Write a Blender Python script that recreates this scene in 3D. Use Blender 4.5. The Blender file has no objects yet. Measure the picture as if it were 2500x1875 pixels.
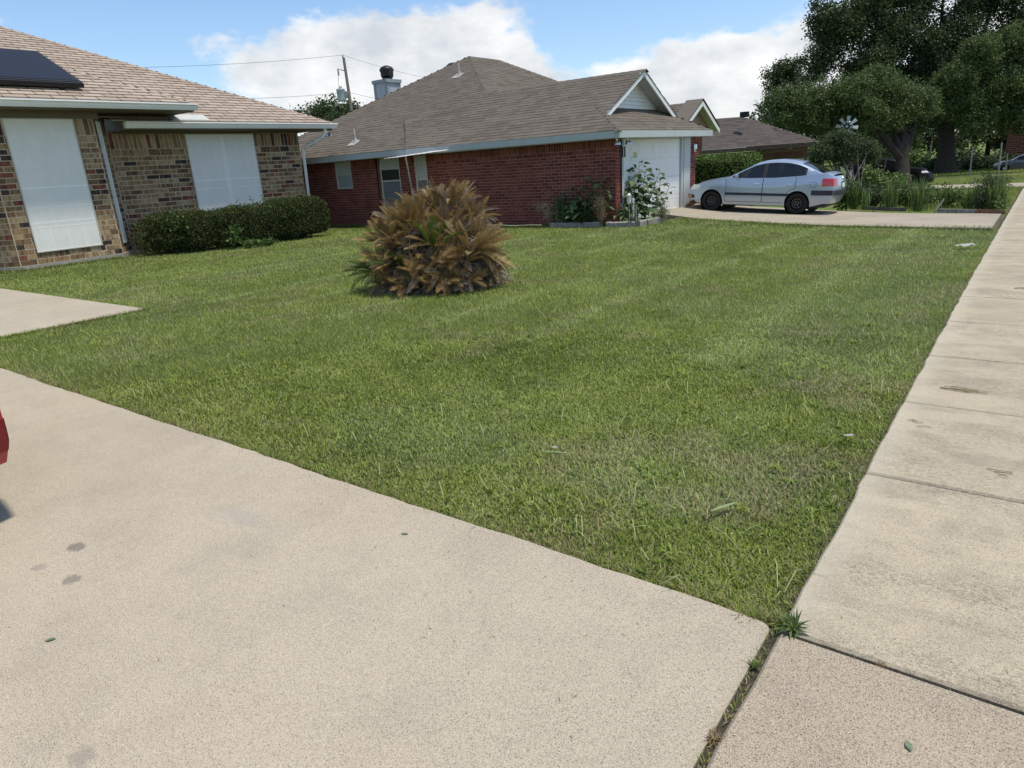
import bpy, math, random
import numpy as np
from mathutils import Vector, Matrix
random.seed(7); rng = np.random.default_rng(11)
R = math.radians
scene = bpy.context.scene
col = scene.collection

# ------------------------------------------------------------------ camera, world, sun, exposure
cam_d = bpy.data.cameras.new('camera'); cam = bpy.data.objects.new('camera', cam_d); col.objects.link(cam)
CAM = Vector((0, 0, 1.55))
yaw, pitch, roll = -0.656503832, 0.310437698, -0.0649977172
fw = Vector((math.sin(yaw)*math.cos(pitch), math.cos(yaw)*math.cos(pitch), -math.sin(pitch)))
r0 = Vector((math.cos(yaw), -math.sin(yaw), 0)); u0 = r0.cross(fw)
rt = r0*math.cos(roll) + u0*math.sin(roll); up = -r0*math.sin(roll) + u0*math.cos(roll)
mw = Matrix((rt, up, -fw)).transposed().to_4x4(); mw.translation = CAM
cam.matrix_world = mw
cam_d.sensor_width = 36; cam_d.lens = 1666.76/2500*36; cam_d.clip_end = 3000; cam_d.clip_start = .05
scene.camera = cam

SUN_EL, SUN_AZ = R(72), R(72)          # azimuth from +Y towards +X
world = bpy.data.worlds.new('World'); scene.world = world; world.use_nodes = True
wn, wl = world.node_tree.nodes, world.node_tree.links
wn.clear()
wo = wn.new('ShaderNodeOutputWorld'); bg = wn.new('ShaderNodeBackground'); bg.inputs['Strength'].default_value = .15
sky = wn.new('ShaderNodeTexSky'); sky.sky_type = 'NISHITA'; sky.sun_disc = False
sky.sun_elevation = SUN_EL; sky.sun_rotation = SUN_AZ; sky.air_density = 1.0; sky.dust_density = .6; sky.ozone_density = 1.5
def wmath(op, a, b=None, c=None, clamp=False):
    n = wn.new('ShaderNodeMath'); n.operation = op; n.use_clamp = clamp
    for i, v in enumerate((a, b, c)):
        if v is None: continue
        if hasattr(v, 'is_linked') or hasattr(v, 'links'): wl.new(v, n.inputs[i])
        else: n.inputs[i].default_value = v
    return n.outputs[0]
tc = wn.new('ShaderNodeTexCoord'); sx = wn.new('ShaderNodeSeparateXYZ'); wl.new(tc.outputs['Generated'], sx.inputs[0])
az = wmath('MULTIPLY', wmath('ARCTAN2', sx.outputs[0], sx.outputs[1]), 57.2958)
el = wmath('MULTIPLY', wmath('ARCSINE', sx.outputs[2]), 57.2958)
cx = wn.new('ShaderNodeCombineXYZ'); wl.new(wmath('MULTIPLY', az, .13), cx.inputs[0]); wl.new(wmath('MULTIPLY', el, .22), cx.inputs[1])
def wnoise(scale, detail, rough, off):
    m = wn.new('ShaderNodeVectorMath'); m.operation = 'ADD'; wl.new(cx.outputs[0], m.inputs[0]); m.inputs[1].default_value = off
    n = wn.new('ShaderNodeTexNoise'); n.inputs['Scale'].default_value = scale; n.inputs['Detail'].default_value = detail; n.inputs['Roughness'].default_value = rough
    wl.new(m.outputs[0], n.inputs['Vector']); return n.outputs['Fac']
n1 = wnoise(.9, 9, .56, (3.1, 1.7, 0)); n2 = wnoise(3.2, 8, .6, (9.1, 4.7, 2))
# cumulus banks: (azimuth, elevation, half-widths, weight)
dens = None
for a, e, sa, se, w in [(-45, 9.4, 8.5, 1.9, .36), (-51, 7.2, 8, 1.6, .3), (-40, 7.2, 7, 2.0, .32), (-44, 4.2, 16, 2.2, .25), (-22, 5.6, 7, 2.1, .36), (-17, 6.4, 5, 1.6, .3), (-22, 2.2, 10, 2, .25), (-71.8, 11.2, 3, 1.5, .3), (-29, 12.0, 4, .7, .25),
                      (-63.5, 8.6, 5, 4.0, -.42), (-45, 13.8, 30, 1.7, -.3), (-23, 10.3, 7, 1.5, -.42), (-31.5, 9.0, 2.2, 2.4, -.34), (-3, 8, 9, 6, .25)]:
    g = wmath('EXPONENT', wmath('MULTIPLY', wmath('ADD', wmath('POWER', wmath('ABSOLUTE', wmath('MULTIPLY', wmath('SUBTRACT', az, a), 1/sa)), 2.2), wmath('POWER', wmath('ABSOLUTE', wmath('MULTIPLY', wmath('SUBTRACT', el, e), 1/se)), 2.2)), -1))
    g = wmath('MULTIPLY', g, w)
    dens = g if dens is None else wmath('ADD', dens, g)
fld = wmath('ADD', wmath('ADD', wmath('MULTIPLY', n1, 1.0), wmath('MULTIPLY', n2, .52)), dens)
mr = wn.new('ShaderNodeMapRange'); mr.interpolation_type = 'SMOOTHSTEP'; wl.new(fld, mr.inputs[0]); mr.inputs[1].default_value = .77; mr.inputs[2].default_value = 1.0
cover = wmath('MULTIPLY', mr.outputs[0], .93)
n3 = wnoise(1.5, 7, .55, (5.1, 3.25, 1)); 
thick = wn.new('ShaderNodeMapRange'); wl.new(wmath('ADD', n3, wmath('MULTIPLY', fld, .28)), thick.inputs[0]); thick.inputs[1].default_value = .62; thick.inputs[2].default_value = .98
cc = wn.new('ShaderNodeMix'); cc.data_type = 'RGBA'; wl.new(thick.outputs[0], cc.inputs['Factor'])
cc.inputs['A'].default_value = (4.9, 4.85, 4.75, 1); cc.inputs['B'].default_value = (3.05, 3.2, 3.4, 1)
hz = wn.new('ShaderNodeMix'); hz.data_type = 'RGBA'; hz.blend_type = 'MULTIPLY'; hz.inputs['Factor'].default_value = 1
wl.new(sky.outputs[0], hz.inputs['A']); hz.inputs['B'].default_value = (.68, .74, .80, 1)
mx = wn.new('ShaderNodeMix'); mx.data_type = 'RGBA'
wl.new(cover, mx.inputs['Factor']); wl.new(hz.outputs['Result'], mx.inputs['A']); wl.new(cc.outputs['Result'], mx.inputs['B'])
wl.new(mx.outputs['Result'], bg.inputs['Color']); wl.new(bg.outputs[0], wo.inputs[0])

sd = bpy.data.lights.new('sun', 'SUN'); so = bpy.data.objects.new('sun', sd); col.objects.link(so)
sd.energy = 2.8; sd.angle = R(5); sd.color = (1, .94, .83)
sdir = Vector((math.sin(SUN_AZ)*math.cos(SUN_EL), math.cos(SUN_AZ)*math.cos(SUN_EL), math.sin(SUN_EL)))
so.rotation_euler = sdir.to_track_quat('Z', 'Y').to_euler(); so.location = (0, 0, 30)
scene.view_settings.view_transform = 'Standard'; scene.view_settings.look = 'None'
scene.view_settings.exposure = .55; scene.view_settings.gamma = 1; scene.view_settings.use_curve_mapping = False
scene.render.engine = 'CYCLES'; scene.cycles.max_bounces = 6; scene.cycles.diffuse_bounces = 3; scene.cycles.glossy_bounces = 3
scene.cycles.transmission_bounces = 4; scene.cycles.transparent_max_bounces = 8; scene.cycles.use_denoising = True; scene.cycles.denoising_prefilter = 'ACCURATE'

# ------------------------------------------------------------------ materials
class Mat:
    def __init__(s, name, rough=.8, metal=0, spec=.3):
        s.m = bpy.data.materials.new(name); s.m.use_nodes = True; s.n = s.m.node_tree.nodes; s.l = s.m.node_tree.links
        s.b = s.n['Principled BSDF']; s.b.inputs['Roughness'].default_value = rough; s.b.inputs['Metallic'].default_value = metal
        s.b.inputs['Specular IOR Level'].default_value = spec
        s.geo = s.n.new('ShaderNodeNewGeometry'); s.pos = s.geo.outputs['Position']
    def put(s, sock, v):
        if hasattr(v, 'is_output'): s.l.new(v, sock)
        elif isinstance(v, (tuple, list)) and len(v) == 3 and sock.type == 'RGBA': sock.default_value = (*v, 1)
        else: sock.default_value = v
    def math(s, op, a, b=0., clamp=False):
        n = s.n.new('ShaderNodeMath'); n.operation = op; n.use_clamp = clamp; s.put(n.inputs[0], a); s.put(n.inputs[1], b); return n.outputs[0]
    def scalev(s, v, sc):
        n = s.n.new('ShaderNodeVectorMath'); n.operation = 'MULTIPLY'; s.put(n.inputs[0], v); n.inputs[1].default_value = sc; return n.outputs[0]
    def noise(s, scale, detail=4, rough=.55, vec=None, stretch=None, dist=0):
        n = s.n.new('ShaderNodeTexNoise'); n.inputs['Scale'].default_value = scale; n.inputs['Detail'].default_value = detail; n.inputs['Roughness'].default_value = rough; n.inputs['Distortion'].default_value = dist
        v = vec or s.pos
        if stretch: v = s.scalev(v, stretch)
        s.l.new(v, n.inputs['Vector']); return n.outputs['Fac']
    def ramp(s, fac, stops, interp='LINEAR'):
        n = s.n.new('ShaderNodeValToRGB'); n.color_ramp.interpolation = interp
        e = n.color_ramp.elements
        while len(e) < len(stops): e.new(.5)
        for el_, (p, c) in zip(e, stops): el_.position = p; el_.color = (*c, 1) if not isinstance(c, (int, float)) else (c, c, c, 1)
        s.put(n.inputs[0], fac); return n.outputs[0]
    def mix(s, fac, a, b, mode='MIX'):
        n = s.n.new('ShaderNodeMix'); n.data_type = 'RGBA'; n.blend_type = mode; s.put(n.inputs['Factor'], fac); s.put(n.inputs['A'], a); s.put(n.inputs['B'], b); return n.outputs['Result']
    def maprange(s, v, a, b, c=0., d=1.):
        n = s.n.new('ShaderNodeMapRange'); s.put(n.inputs[0], v)
        for i, q in enumerate((a, b, c, d)): n.inputs[i+1].default_value = q
        return n.outputs[0]
    def color(s, v): s.put(s.b.inputs['Base Color'], v); return s
    def bump(s, h, dist=.01, strength=.6):
        n = s.n.new('ShaderNodeBump'); n.inputs['Distance'].default_value = dist; n.inputs['Strength'].default_value = strength; s.put(n.inputs['Height'], h); s.l.new(n.outputs[0], s.b.inputs['Normal']); return s
    def rnd_obj(s): n = s.n.new('ShaderNodeObjectInfo'); return n.outputs['Random']
    def rnd_isl(s): return s.geo.outputs['Random Per Island']
    def attr(s, name):
        n = s.n.new('ShaderNodeAttribute'); n.attribute_name = name; return n
    def backlit(s, c, amt):
        t = s.n.new('ShaderNodeBsdfTranslucent'); s.put(t.inputs['Color'], c)
        mxs = s.n.new('ShaderNodeMixShader'); mxs.inputs[0].default_value = amt
        s.l.new(s.b.outputs[0], mxs.inputs[1]); s.l.new(t.outputs[0], mxs.inputs[2]); s.l.new(mxs.outputs[0], s.n['Material Output'].inputs[0]); return s

def plain(name, c, rough=.7, metal=0, spec=.3, var=.12, sc=6, bump=0):
    m = Mat(name, rough, metal, spec); n = m.noise(sc, 5)
    lo = tuple(x*(1-var) for x in c); hi = tuple(min(1, x*(1+var)) for x in c)
    m.color(m.ramp(n, [(.3, lo), (.7, hi)]))
    if bump: m.bump(m.noise(sc*8, 4), bump)
    return m.m

def concrete(name, base, dark, speck, stain=1., broom=False, pit=1.):
    m = Mat(name, .9, 0, .2)
    big = m.noise(.55, 6, .6); mid = m.noise(3.2, 6, .65, stretch=(.7, 1.25, 1) if broom else None, dist=.6 if broom else 0)
    c = m.ramp(big, [(.3, tuple(x*.86 for x in base)), (.5, base), (.72, tuple(min(1, x*1.1) for x in base))])
    c = m.mix(m.math('MULTIPLY', m.maprange(mid, .46, .70), .66*stain), c, dark)
    if broom:
        br = m.noise(9, 5, .7, stretch=(.5, 2.6, 1), dist=.4)
        c = m.mix(m.math('MULTIPLY', m.maprange(br, .5, .75), .14), c, dark)
        rg = m.noise(62, 5, .75, stretch=(.7, 1.3, 1)); msk = m.maprange(m.noise(1.3, 5, .6, stretch=(.7, 1.4, 1)), .42, .62)
        c = m.mix(m.math('MULTIPLY', m.math('MULTIPLY', m.maprange(rg, .46, .58), msk), .75), c, tuple(x*.62 for x in dark))
    warm = m.maprange(m.noise(.9, 4, .5), .55, .75); c = m.mix(m.math('MULTIPLY', warm, .35), c, (base[0]*1.03, base[1]*.93, base[2]*.76))
    f1 = m.noise(210, 3, .75); f2 = m.noise(85, 4, .7); f3 = m.noise(330, 2, .6)
    c = m.mix(m.math('MULTIPLY', m.maprange(f1, .53, .60), .85*pit), c, speck)
    c = m.mix(m.math('MULTIPLY', m.maprange(f2, .56, .66), .45*pit), c, tuple(x*.7 for x in base))
    c = m.mix(m.math('MULTIPLY', m.maprange(f3, .5, .62), .65*pit), c, tuple(min(1, x*1.5) for x in base))
    m.color(c); m.bump(m.math('ADD', m.math('MULTIPLY', f2, .7), f1), .0025, .55)
    return m

cm = concrete('driveway_concrete', (.402, .345, .260), (.305, .265, .203), (.105, .085, .060))
# tyre smudges, oil drops and pale scuffs on the driveway, each with a shape of its own
def spot(m, c, x, y, rx, ry, colr, amt, wob=.25):
    s_ = m.n.new('ShaderNodeSeparateXYZ'); m.l.new(m.pos, s_.inputs[0])
    d = m.math('ADD', m.math('POWER', m.math('DIVIDE', m.math('SUBTRACT', s_.outputs[0], x), rx), 2), m.math('POWER', m.math('DIVIDE', m.math('SUBTRACT', s_.outputs[1], y), ry), 2))
    d = m.math('ADD', d, m.math('MULTIPLY', m.math('SUBTRACT', m.noise(38, 5, .75), .5), wob*14))
    return m.mix(m.math('MULTIPLY', m.maprange(d, 1.1, .35), amt), c, colr)
cb = cm.b.inputs['Base Color'].links[0].from_socket
for x, y, rx, ry, colr, amt in [(-3.34, .97, .055, .04, (.13, .12, .11), .7), (-3.06, .84, .05, .04, (.14, .13, .115), .65), (-3.3, .80, .04, .03, (.2, .18, .16), .5), (-2.9, 1.55, .20, .07, (.30, .28, .25), .35), (-2.0, .45, .05, .04, (.2, .18, .155), .5), (-1.75, .5, .03, .05, (.7, .66, .6), .6), (-1.55, .30, .04, .03, (.7, .66, .6), .6)]:
    cb = spot(cm, cb, x, y, rx, ry, colr, amt)
cm.color(cb)
M_DRIVE = cm.m
M_WALK = concrete('sidewalk_concrete', (.415, .355, .255), (.20, .175, .13), (.11, .095, .07), 1.2, True, .9)
wb = M_WALK.b.inputs['Base Color'].links[0].from_socket
s_ = M_WALK.n.new('ShaderNodeSeparateXYZ'); M_WALK.l.new(M_WALK.pos, s_.inputs[0])
edge = M_WALK.maprange(M_WALK.math('ADD', M_WALK.math('ADD', s_.outputs[0], .5), M_WALK.math('MULTIPLY', M_WALK.noise(7, 4, .6), .12)), .07, .21, .55, 0.)
M_WALK.color(M_WALK.mix(edge, wb, (.46, .41, .32))); M_WALK = M_WALK.m          # scrubbed pale band along the mown edge
M_APRON = concrete('apron_concrete', (.345, .288, .212), (.225, .19, .142), (.085, .066, .048), 1., False, 1.35).m
M_PALE = concrete('far_concrete', (.355, .305, .23), (.27, .235, .18), (.25, .23, .2), .9, True, .3).m

def soil_mat():
    m = Mat('soil', .95, 0, .1); n = m.noise(30, 6, .7); b = m.noise(.7, 4)
    c = m.ramp(n, [(.3, (.035, .042, .012)), (.55, (.075, .092, .026)), (.75, (.13, .125, .06))])
    m.color(m.mix(m.maprange(b, .3, .7), c, (.075, .105, .026), 'MIX')); m.bump(n, .02); return m.m
M_SOIL = soil_mat()
def ground_mat():
    m = Mat('far_turf', .95, 0, .1); n = m.noise(14, 6, .7); b = m.noise(.35, 5)
    c = m.ramp(n, [(.3, (.07, .105, .022)), (.6, (.13, .18, .04)), (.8, (.19, .22, .07))]); m.color(m.mix(m.maprange(b, .45, .75), c, (.13, .13, .06))); m.bump(n, .05); return m.m
M_GROUND = ground_mat()
def grass_mat(name):
    m = Mat(name, .55, 0, .25)
    t = m.attr('tint'); sp = m.n.new('ShaderNodeSeparateColor'); m.l.new(t.outputs['Color'], sp.inputs[0])
    c = m.ramp(sp.outputs[0], [(0, (.086, .134, .020)), (.35, (.190, .265, .036)), (.7, (.320, .400, .072)), (1, (.45, .51, .16))])
    c = m.mix(sp.outputs[1], c, (.40, .33, .19))            # dry thatch
    c = m.mix(m.math('MULTIPLY', sp.outputs[2], .65), c, (.40, .46, .27)) # pale clippings
    m.color(c); m.backlit(c, .32); return m.m
M_GRASS = grass_mat('grass_blades')
def leaf_mat(name, stops, trans=.3, rough=.55, spec=.3, obj=False):
    m = Mat(name, rough, 0, spec); c = m.ramp(m.rnd_obj() if obj else m.rnd_isl(), stops); m.color(c); m.backlit(c, trans); return m.m
L_HEDGE = leaf_mat('hedge_leaves', [(0, (.030, .042, .013)), (.5, (.052, .072, .021)), (.8, (.080, .108, .031)), (.92, (.11, .095, .045)), (1, (.13, .165, .055))], .18, .75, .12)
L_BOX = leaf_mat('box_leaves', [(0, (.045, .080, .015)), (.5, (.095, .155, .025)), (1, (.17, .24, .05))], .25)
L_OAK = leaf_mat('oak_leaves', [(0, (.030, .048, .017)), (.6, (.058, .088, .030)), (.9, (.095, .130, .048)), (1, (.15, .18, .08))], .28)
L_OAK2 = leaf_mat('light_oak_leaves', [(0, (.055, .085, .024)), (.6, (.095, .140, .040)), (.92, (.150, .195, .065)), (1, (.20, .235, .09))], .32)
L_BG = leaf_mat('background_leaves', [(0, (.035, .058, .02)), (.6, (.065, .098, .034)), (1, (.11, .145, .05))], .25)
L_DULL = leaf_mat('dull_leaves', [(0, (.045, .065, .028)), (.6, (.08, .11, .045)), (1, (.14, .16, .085))], .25, .7, .15)
L_SUN = leaf_mat('sunflower_leaves', [(0, (.050, .085, .034)), (.5, (.085, .135, .050)), (1, (.14, .20, .08))], .28, .65, .2, True)
L_BROAD = leaf_mat('broad_leaves', [(0, (.06, .10, .035)), (.5, (.10, .155, .055)), (1, (.17, .225, .10))], .25, .5, .35, True)
L_IRIS = leaf_mat('iris_leaves', [(0, (.075, .125, .03)), (.5, (.14, .21, .055)), (1, (.23, .29, .10))], .3)
L_WEED = leaf_mat('weed_leaves', [(0, (.055, .095, .022)), (.6, (.10, .16, .04)), (1, (.17, .23, .07))], .3)
L_STRAW = leaf_mat('dried_stems', [(0, (.16, .11, .055)), (.5, (.27, .19, .10)), (1, (.38, .30, .18))], .2)
L_TAN = leaf_mat('seed_heads', [(0, (.17, .16, .09)), (.5, (.26, .25, .14)), (1, (.36, .33, .22))], .2)
L_WHITE = plain('white_petals', (.55, .55, .50), .7)
L_YELLOW = plain('yellow_petals', (.75, .55, .06), .6)
def frond_mat(name, stops, trans=.2):
    m = Mat(name, .6, 0, .25); n = m.noise(22, 4)
    c = m.ramp(m.rnd_obj(), stops); c = m.mix(m.maprange(n, .35, .7), m.mix(1., c, (.62, .58, .52), 'MULTIPLY'), c); m.color(c); m.backlit(c, trans); return m.m
F_DEAD = frond_mat('dead_fronds', [(0, (.20, .125, .045)), (.4, (.36, .24, .090)), (.75, (.48, .335, .14)), (1, (.56, .44, .23))])
F_GREY = frond_mat('grey_fronds', [(0, (.15, .12, .085)), (.5, (.27, .23, .175)), (1, (.42, .37, .30))], .1)
F_GREEN = frond_mat('green_fronds', [(0, (.045, .095, .016)), (.4, (.11, .19, .025)), (1, (.25, .35, .045))], .3)
F_THATCH = leaf_mat('thatch', [(0, (.10, .075, .05)), (.5, (.24, .19, .14)), (1, (.42, .37, .31))], .05)
def brick_mat(name, stops, obj, streak, mort=(.3, .26, .2)):
    m = Mat(name, .88, 0, .2); rnd = m.rnd_obj() if obj else m.rnd_isl()
    c = m.ramp(rnd, stops, 'CONSTANT')
    off = m.n.new('ShaderNodeVectorMath'); off.operation = 'ADD'; m.l.new(m.pos, off.inputs[0]); sc_ = m.n.new('ShaderNodeVectorMath'); sc_.operation = 'SCALE'; sc_.inputs[0].default_value = (37, 53, 71); m.l.new(rnd, sc_.inputs['Scale']); m.l.new(sc_.outputs[0], off.inputs[1]); st = m.noise(1, 4, .6, vec=off.outputs[0], stretch=(13, 13, 2.2)); c = m.mix(m.math('MULTIPLY', m.maprange(st, .46, .60), streak), c, m.mix(1., c, (.40, .36, .34), 'MULTIPLY'))
    f = m.noise(38, 5, .65); c = m.mix(m.maprange(f, .35, .7), m.mix(1., c, (.72, .70, .68), 'MULTIPLY'), c)
    w = m.noise(7, 4, .6); c = m.mix(m.math('MULTIPLY', m.maprange(w, .6, .8), .35), c, mort)
    m.color(c); m.bump(f, .006); return m.m
TANS = [(0, (.38, .25, .13)), (.20, (.44, .31, .17)), (.36, (.28, .175, .095)), (.50, (.50, .365, .21)), (.62, (.20, .125, .072)), (.73, (.35, .225, .12)), (.81, (.085, .062, .052)), (.94, (.27, .095, .062))]
REDS = [(0, (.215, .058, .042)), (.2, (.255, .072, .052)), (.42, (.175, .048, .037)), (.6, (.285, .088, .064)), (.78, (.225, .063, .048)), (.92, (.15, .047, .040))]
BT_O, BT_I = brick_mat('tan_brick', TANS, True, .75), brick_mat('tan_brick_rest', TANS, False, .75)
BR_O, BR_I = brick_mat('red_brick', REDS, True, .25, (.27, .14, .11)), brick_mat('red_brick_rest', REDS, False, .25, (.27, .14, .11))
BB_I = brick_mat('brown_brick_rest', [(0, (.15, .085, .06)), (.5, (.19, .11, .08)), (1, (.12, .07, .05))], False, .3)
M_MORT_T = plain('tan_mortar', (.50, .40, .275), .95, bump=.004, sc=14); M_MORT_R = plain('red_mortar', (.34, .215, .175), .95, sc=14, bump=.004)
def shingle_mat(name, stops, obj):
    m = Mat(name, .95, 0, .15); c = m.ramp(m.rnd_obj() if obj else m.rnd_isl(), stops)
    g = m.noise(95, 4, .7); b = m.noise(.8, 5)
    c = m.mix(m.maprange(g, .38, .64), m.mix(1., c, (.66, .65, .66), 'MULTIPLY'), c); c = m.mix(m.math('MULTIPLY', m.maprange(b, .45, .75), .3), c, m.mix(1., c, (.72, .72, .72), 'MULTIPLY'))
    m.color(c); m.bump(g, .006); return m.m
ST = [(0, (.40, .315, .24)), (.35, (.455, .365, .285)), (.7, (.505, .42, .335)), (1, (.43, .345, .27))]
SR = [(0, (.138, .117, .092)), (.35, (.164, .140, .112)), (.7, (.184, .159, .128)), (1, (.150, .127, .101))]
SB = [(0, (.10, .085, .075)), (.5, (.125, .108, .096)), (1, (.085, .074, .066))]
SH_TO, SH_TI = shingle_mat('tan_shingle', ST, True), shingle_mat('tan_shingle_rest', ST, False)
SH_RO, SH_RI = shingle_mat('grey_shingle', SR, True), shingle_mat('grey_shingle_rest', SR, False)
SH_BI = shingle_mat('dark_shingle_rest', SB, False)
M_UNDER = plain('roof_felt', (.05, .042, .036), .95)
def painted(name, c, rough=.5, dirt=.25):
    m = Mat(name, rough, 0, .35); n = m.noise(3, 6, .65, stretch=(1, 1, .4)); f = m.noise(40, 3)
    cc_ = m.mix(m.math('MULTIPLY', m.maprange(n, .45, .8), dirt), c, tuple(x*.55 for x in c)); m.color(m.mix(m.maprange(f, .3, .7), m.mix(1., cc_, (.93, .93, .93), 'MULTIPLY'), cc_)); return m.m
P_WHITE = painted('white_paint', (.80, .80, .77)); P_GUTTER = painted('gutter_paint', (.90, .875, .83), .35, .15); P_BLUE = painted('bluish_grey_paint', (.47, .50, .48), .5, .3)
P_BROWN = painted('brown_trim_paint', (.155, .125, .09), .6); P_DOOR = painted('garage_door_paint', (.80, .80, .77), .45, .15); P_CREAM = painted('cream_frame', (.55, .53, .46), .5)
P_CHIM = painted('chimney_paint', (.45, .48, .50), .6, .35); P_DKBROWN = painted('dark_brown_trim', (.075, .058, .045), .6)
def screen_mat():
    m = Mat('sun_screen', .8, 0, .2); w = m.noise(5, 4, .6, stretch=(1, 1, .5)); f = m.noise(260, 2, .5, stretch=(1, 1, 3))
    c = m.ramp(w, [(.3, (.79, .765, .695)), (.7, (.86, .835, .765))]); m.color(m.mix(m.maprange(f, .35, .65), m.mix(1., c, (.9, .9, .9), 'MULTIPLY'), c)); return m.m
M_SCREEN = screen_mat(); P_RAIL = painted('screen_rail', (.93, .91, .85), .6, .1); P_FAINT = painted('faint_rail', (.885, .865, .80), .7, .1)
def glossy(name, c, rough, spec=.5, metal=0, coat=0):
    m = Mat(name, rough, metal, spec); n = m.noise(3, 4); m.color(m.ramp(n, [(.3, tuple(x*.93 for x in c)), (.7, c)])); m.b.inputs['Coat Weight'].default_value = coat; m.b.inputs['Coat Roughness'].default_value = .06; return m.m
G_DARK = glossy('dark_glass', (.012, .014, .016), .04, .6); G_WIN = glossy('window_glass', (.03, .032, .034), .08, .6); G_BLIND = plain('window_blind', (.42, .44, .42), .7); G_GREYW = plain('window_screen_mesh', (.16, .17, .17), .75)
C_SILVER = glossy('silver_paint', (.40, .47, .55), .30, .5, .55, .6); C_BLACK = glossy('black_paint', (.004, .004, .005), .5, .12, 0, 0); C_RED = glossy('red_paint', (.36, .008, .014), .28, .5, 0, 1); C_GREY = glossy('grey_paint', (.10, .10, .125), .3, .5, .4, .8)
K_RUB = plain('tyre_rubber', (.016, .016, .016), .85); K_TRIM = plain('black_plastic', (.035, .036, .04), .6); K_STEEL = glossy('black_steel_rim', (.012, .012, .013), .45, .4, .3); K_CHROME = glossy('bright_metal', (.62, .63, .64), .25, .5, .9); K_RED = glossy('tail_lamp_red', (.42, .012, .015), .15, .5, 0, 1); K_CLEAR = glossy('lamp_lens', (.62, .63, .58), .12, .5, 0, 1); K_AMBER = glossy('amber_lens', (.75, .22, .03), .2, .5); K_DKRED = glossy('dark_red_lens', (.17, .004, .007), .3, .4, 0, .2); K_PLATE = plain('number_plate', (.62, .66, .64), .5)
M_SOLAR = glossy('solar_glass', (.012, .013, .020), .42, .25); M_BLACKM = plain('black_metal', (.02, .02, .022), .5); M_GALV = glossy('galvanised_sheet', (.55, .57, .58), .3, .5, .85); M_LEAD = plain('pipe_lead', (.38, .36, .33), .7)
def bark(name, c):
    m = Mat(name, .95, 0, .1); n = m.noise(9, 6, .7, stretch=(2.2, 2.2, .35)); m.color(m.ramp(n, [(.3, tuple(x*.45 for x in c)), (.55, c), (.8, tuple(x*1.4 for x in c))])); m.bump(n, .04); return m.m
BARK = bark('oak_bark', (.055, .047, .039)); BARK_L = bark('crape_bark', (.24, .21, .18)); W_GREY = bark('weathered_timber', (.33, .30, .265)); W_POLE = bark('pole_timber', (.17, .145, .125)); STEM = plain('green_stem', (.10, .14, .05), .7); W_REDB = bark('reddish_board', (.22, .12, .085))
M_TRANS = painted('transformer_paint', (.42, .46, .47), .5); M_WIRE = plain('wire', (.05, .05, .055), .6)

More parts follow.
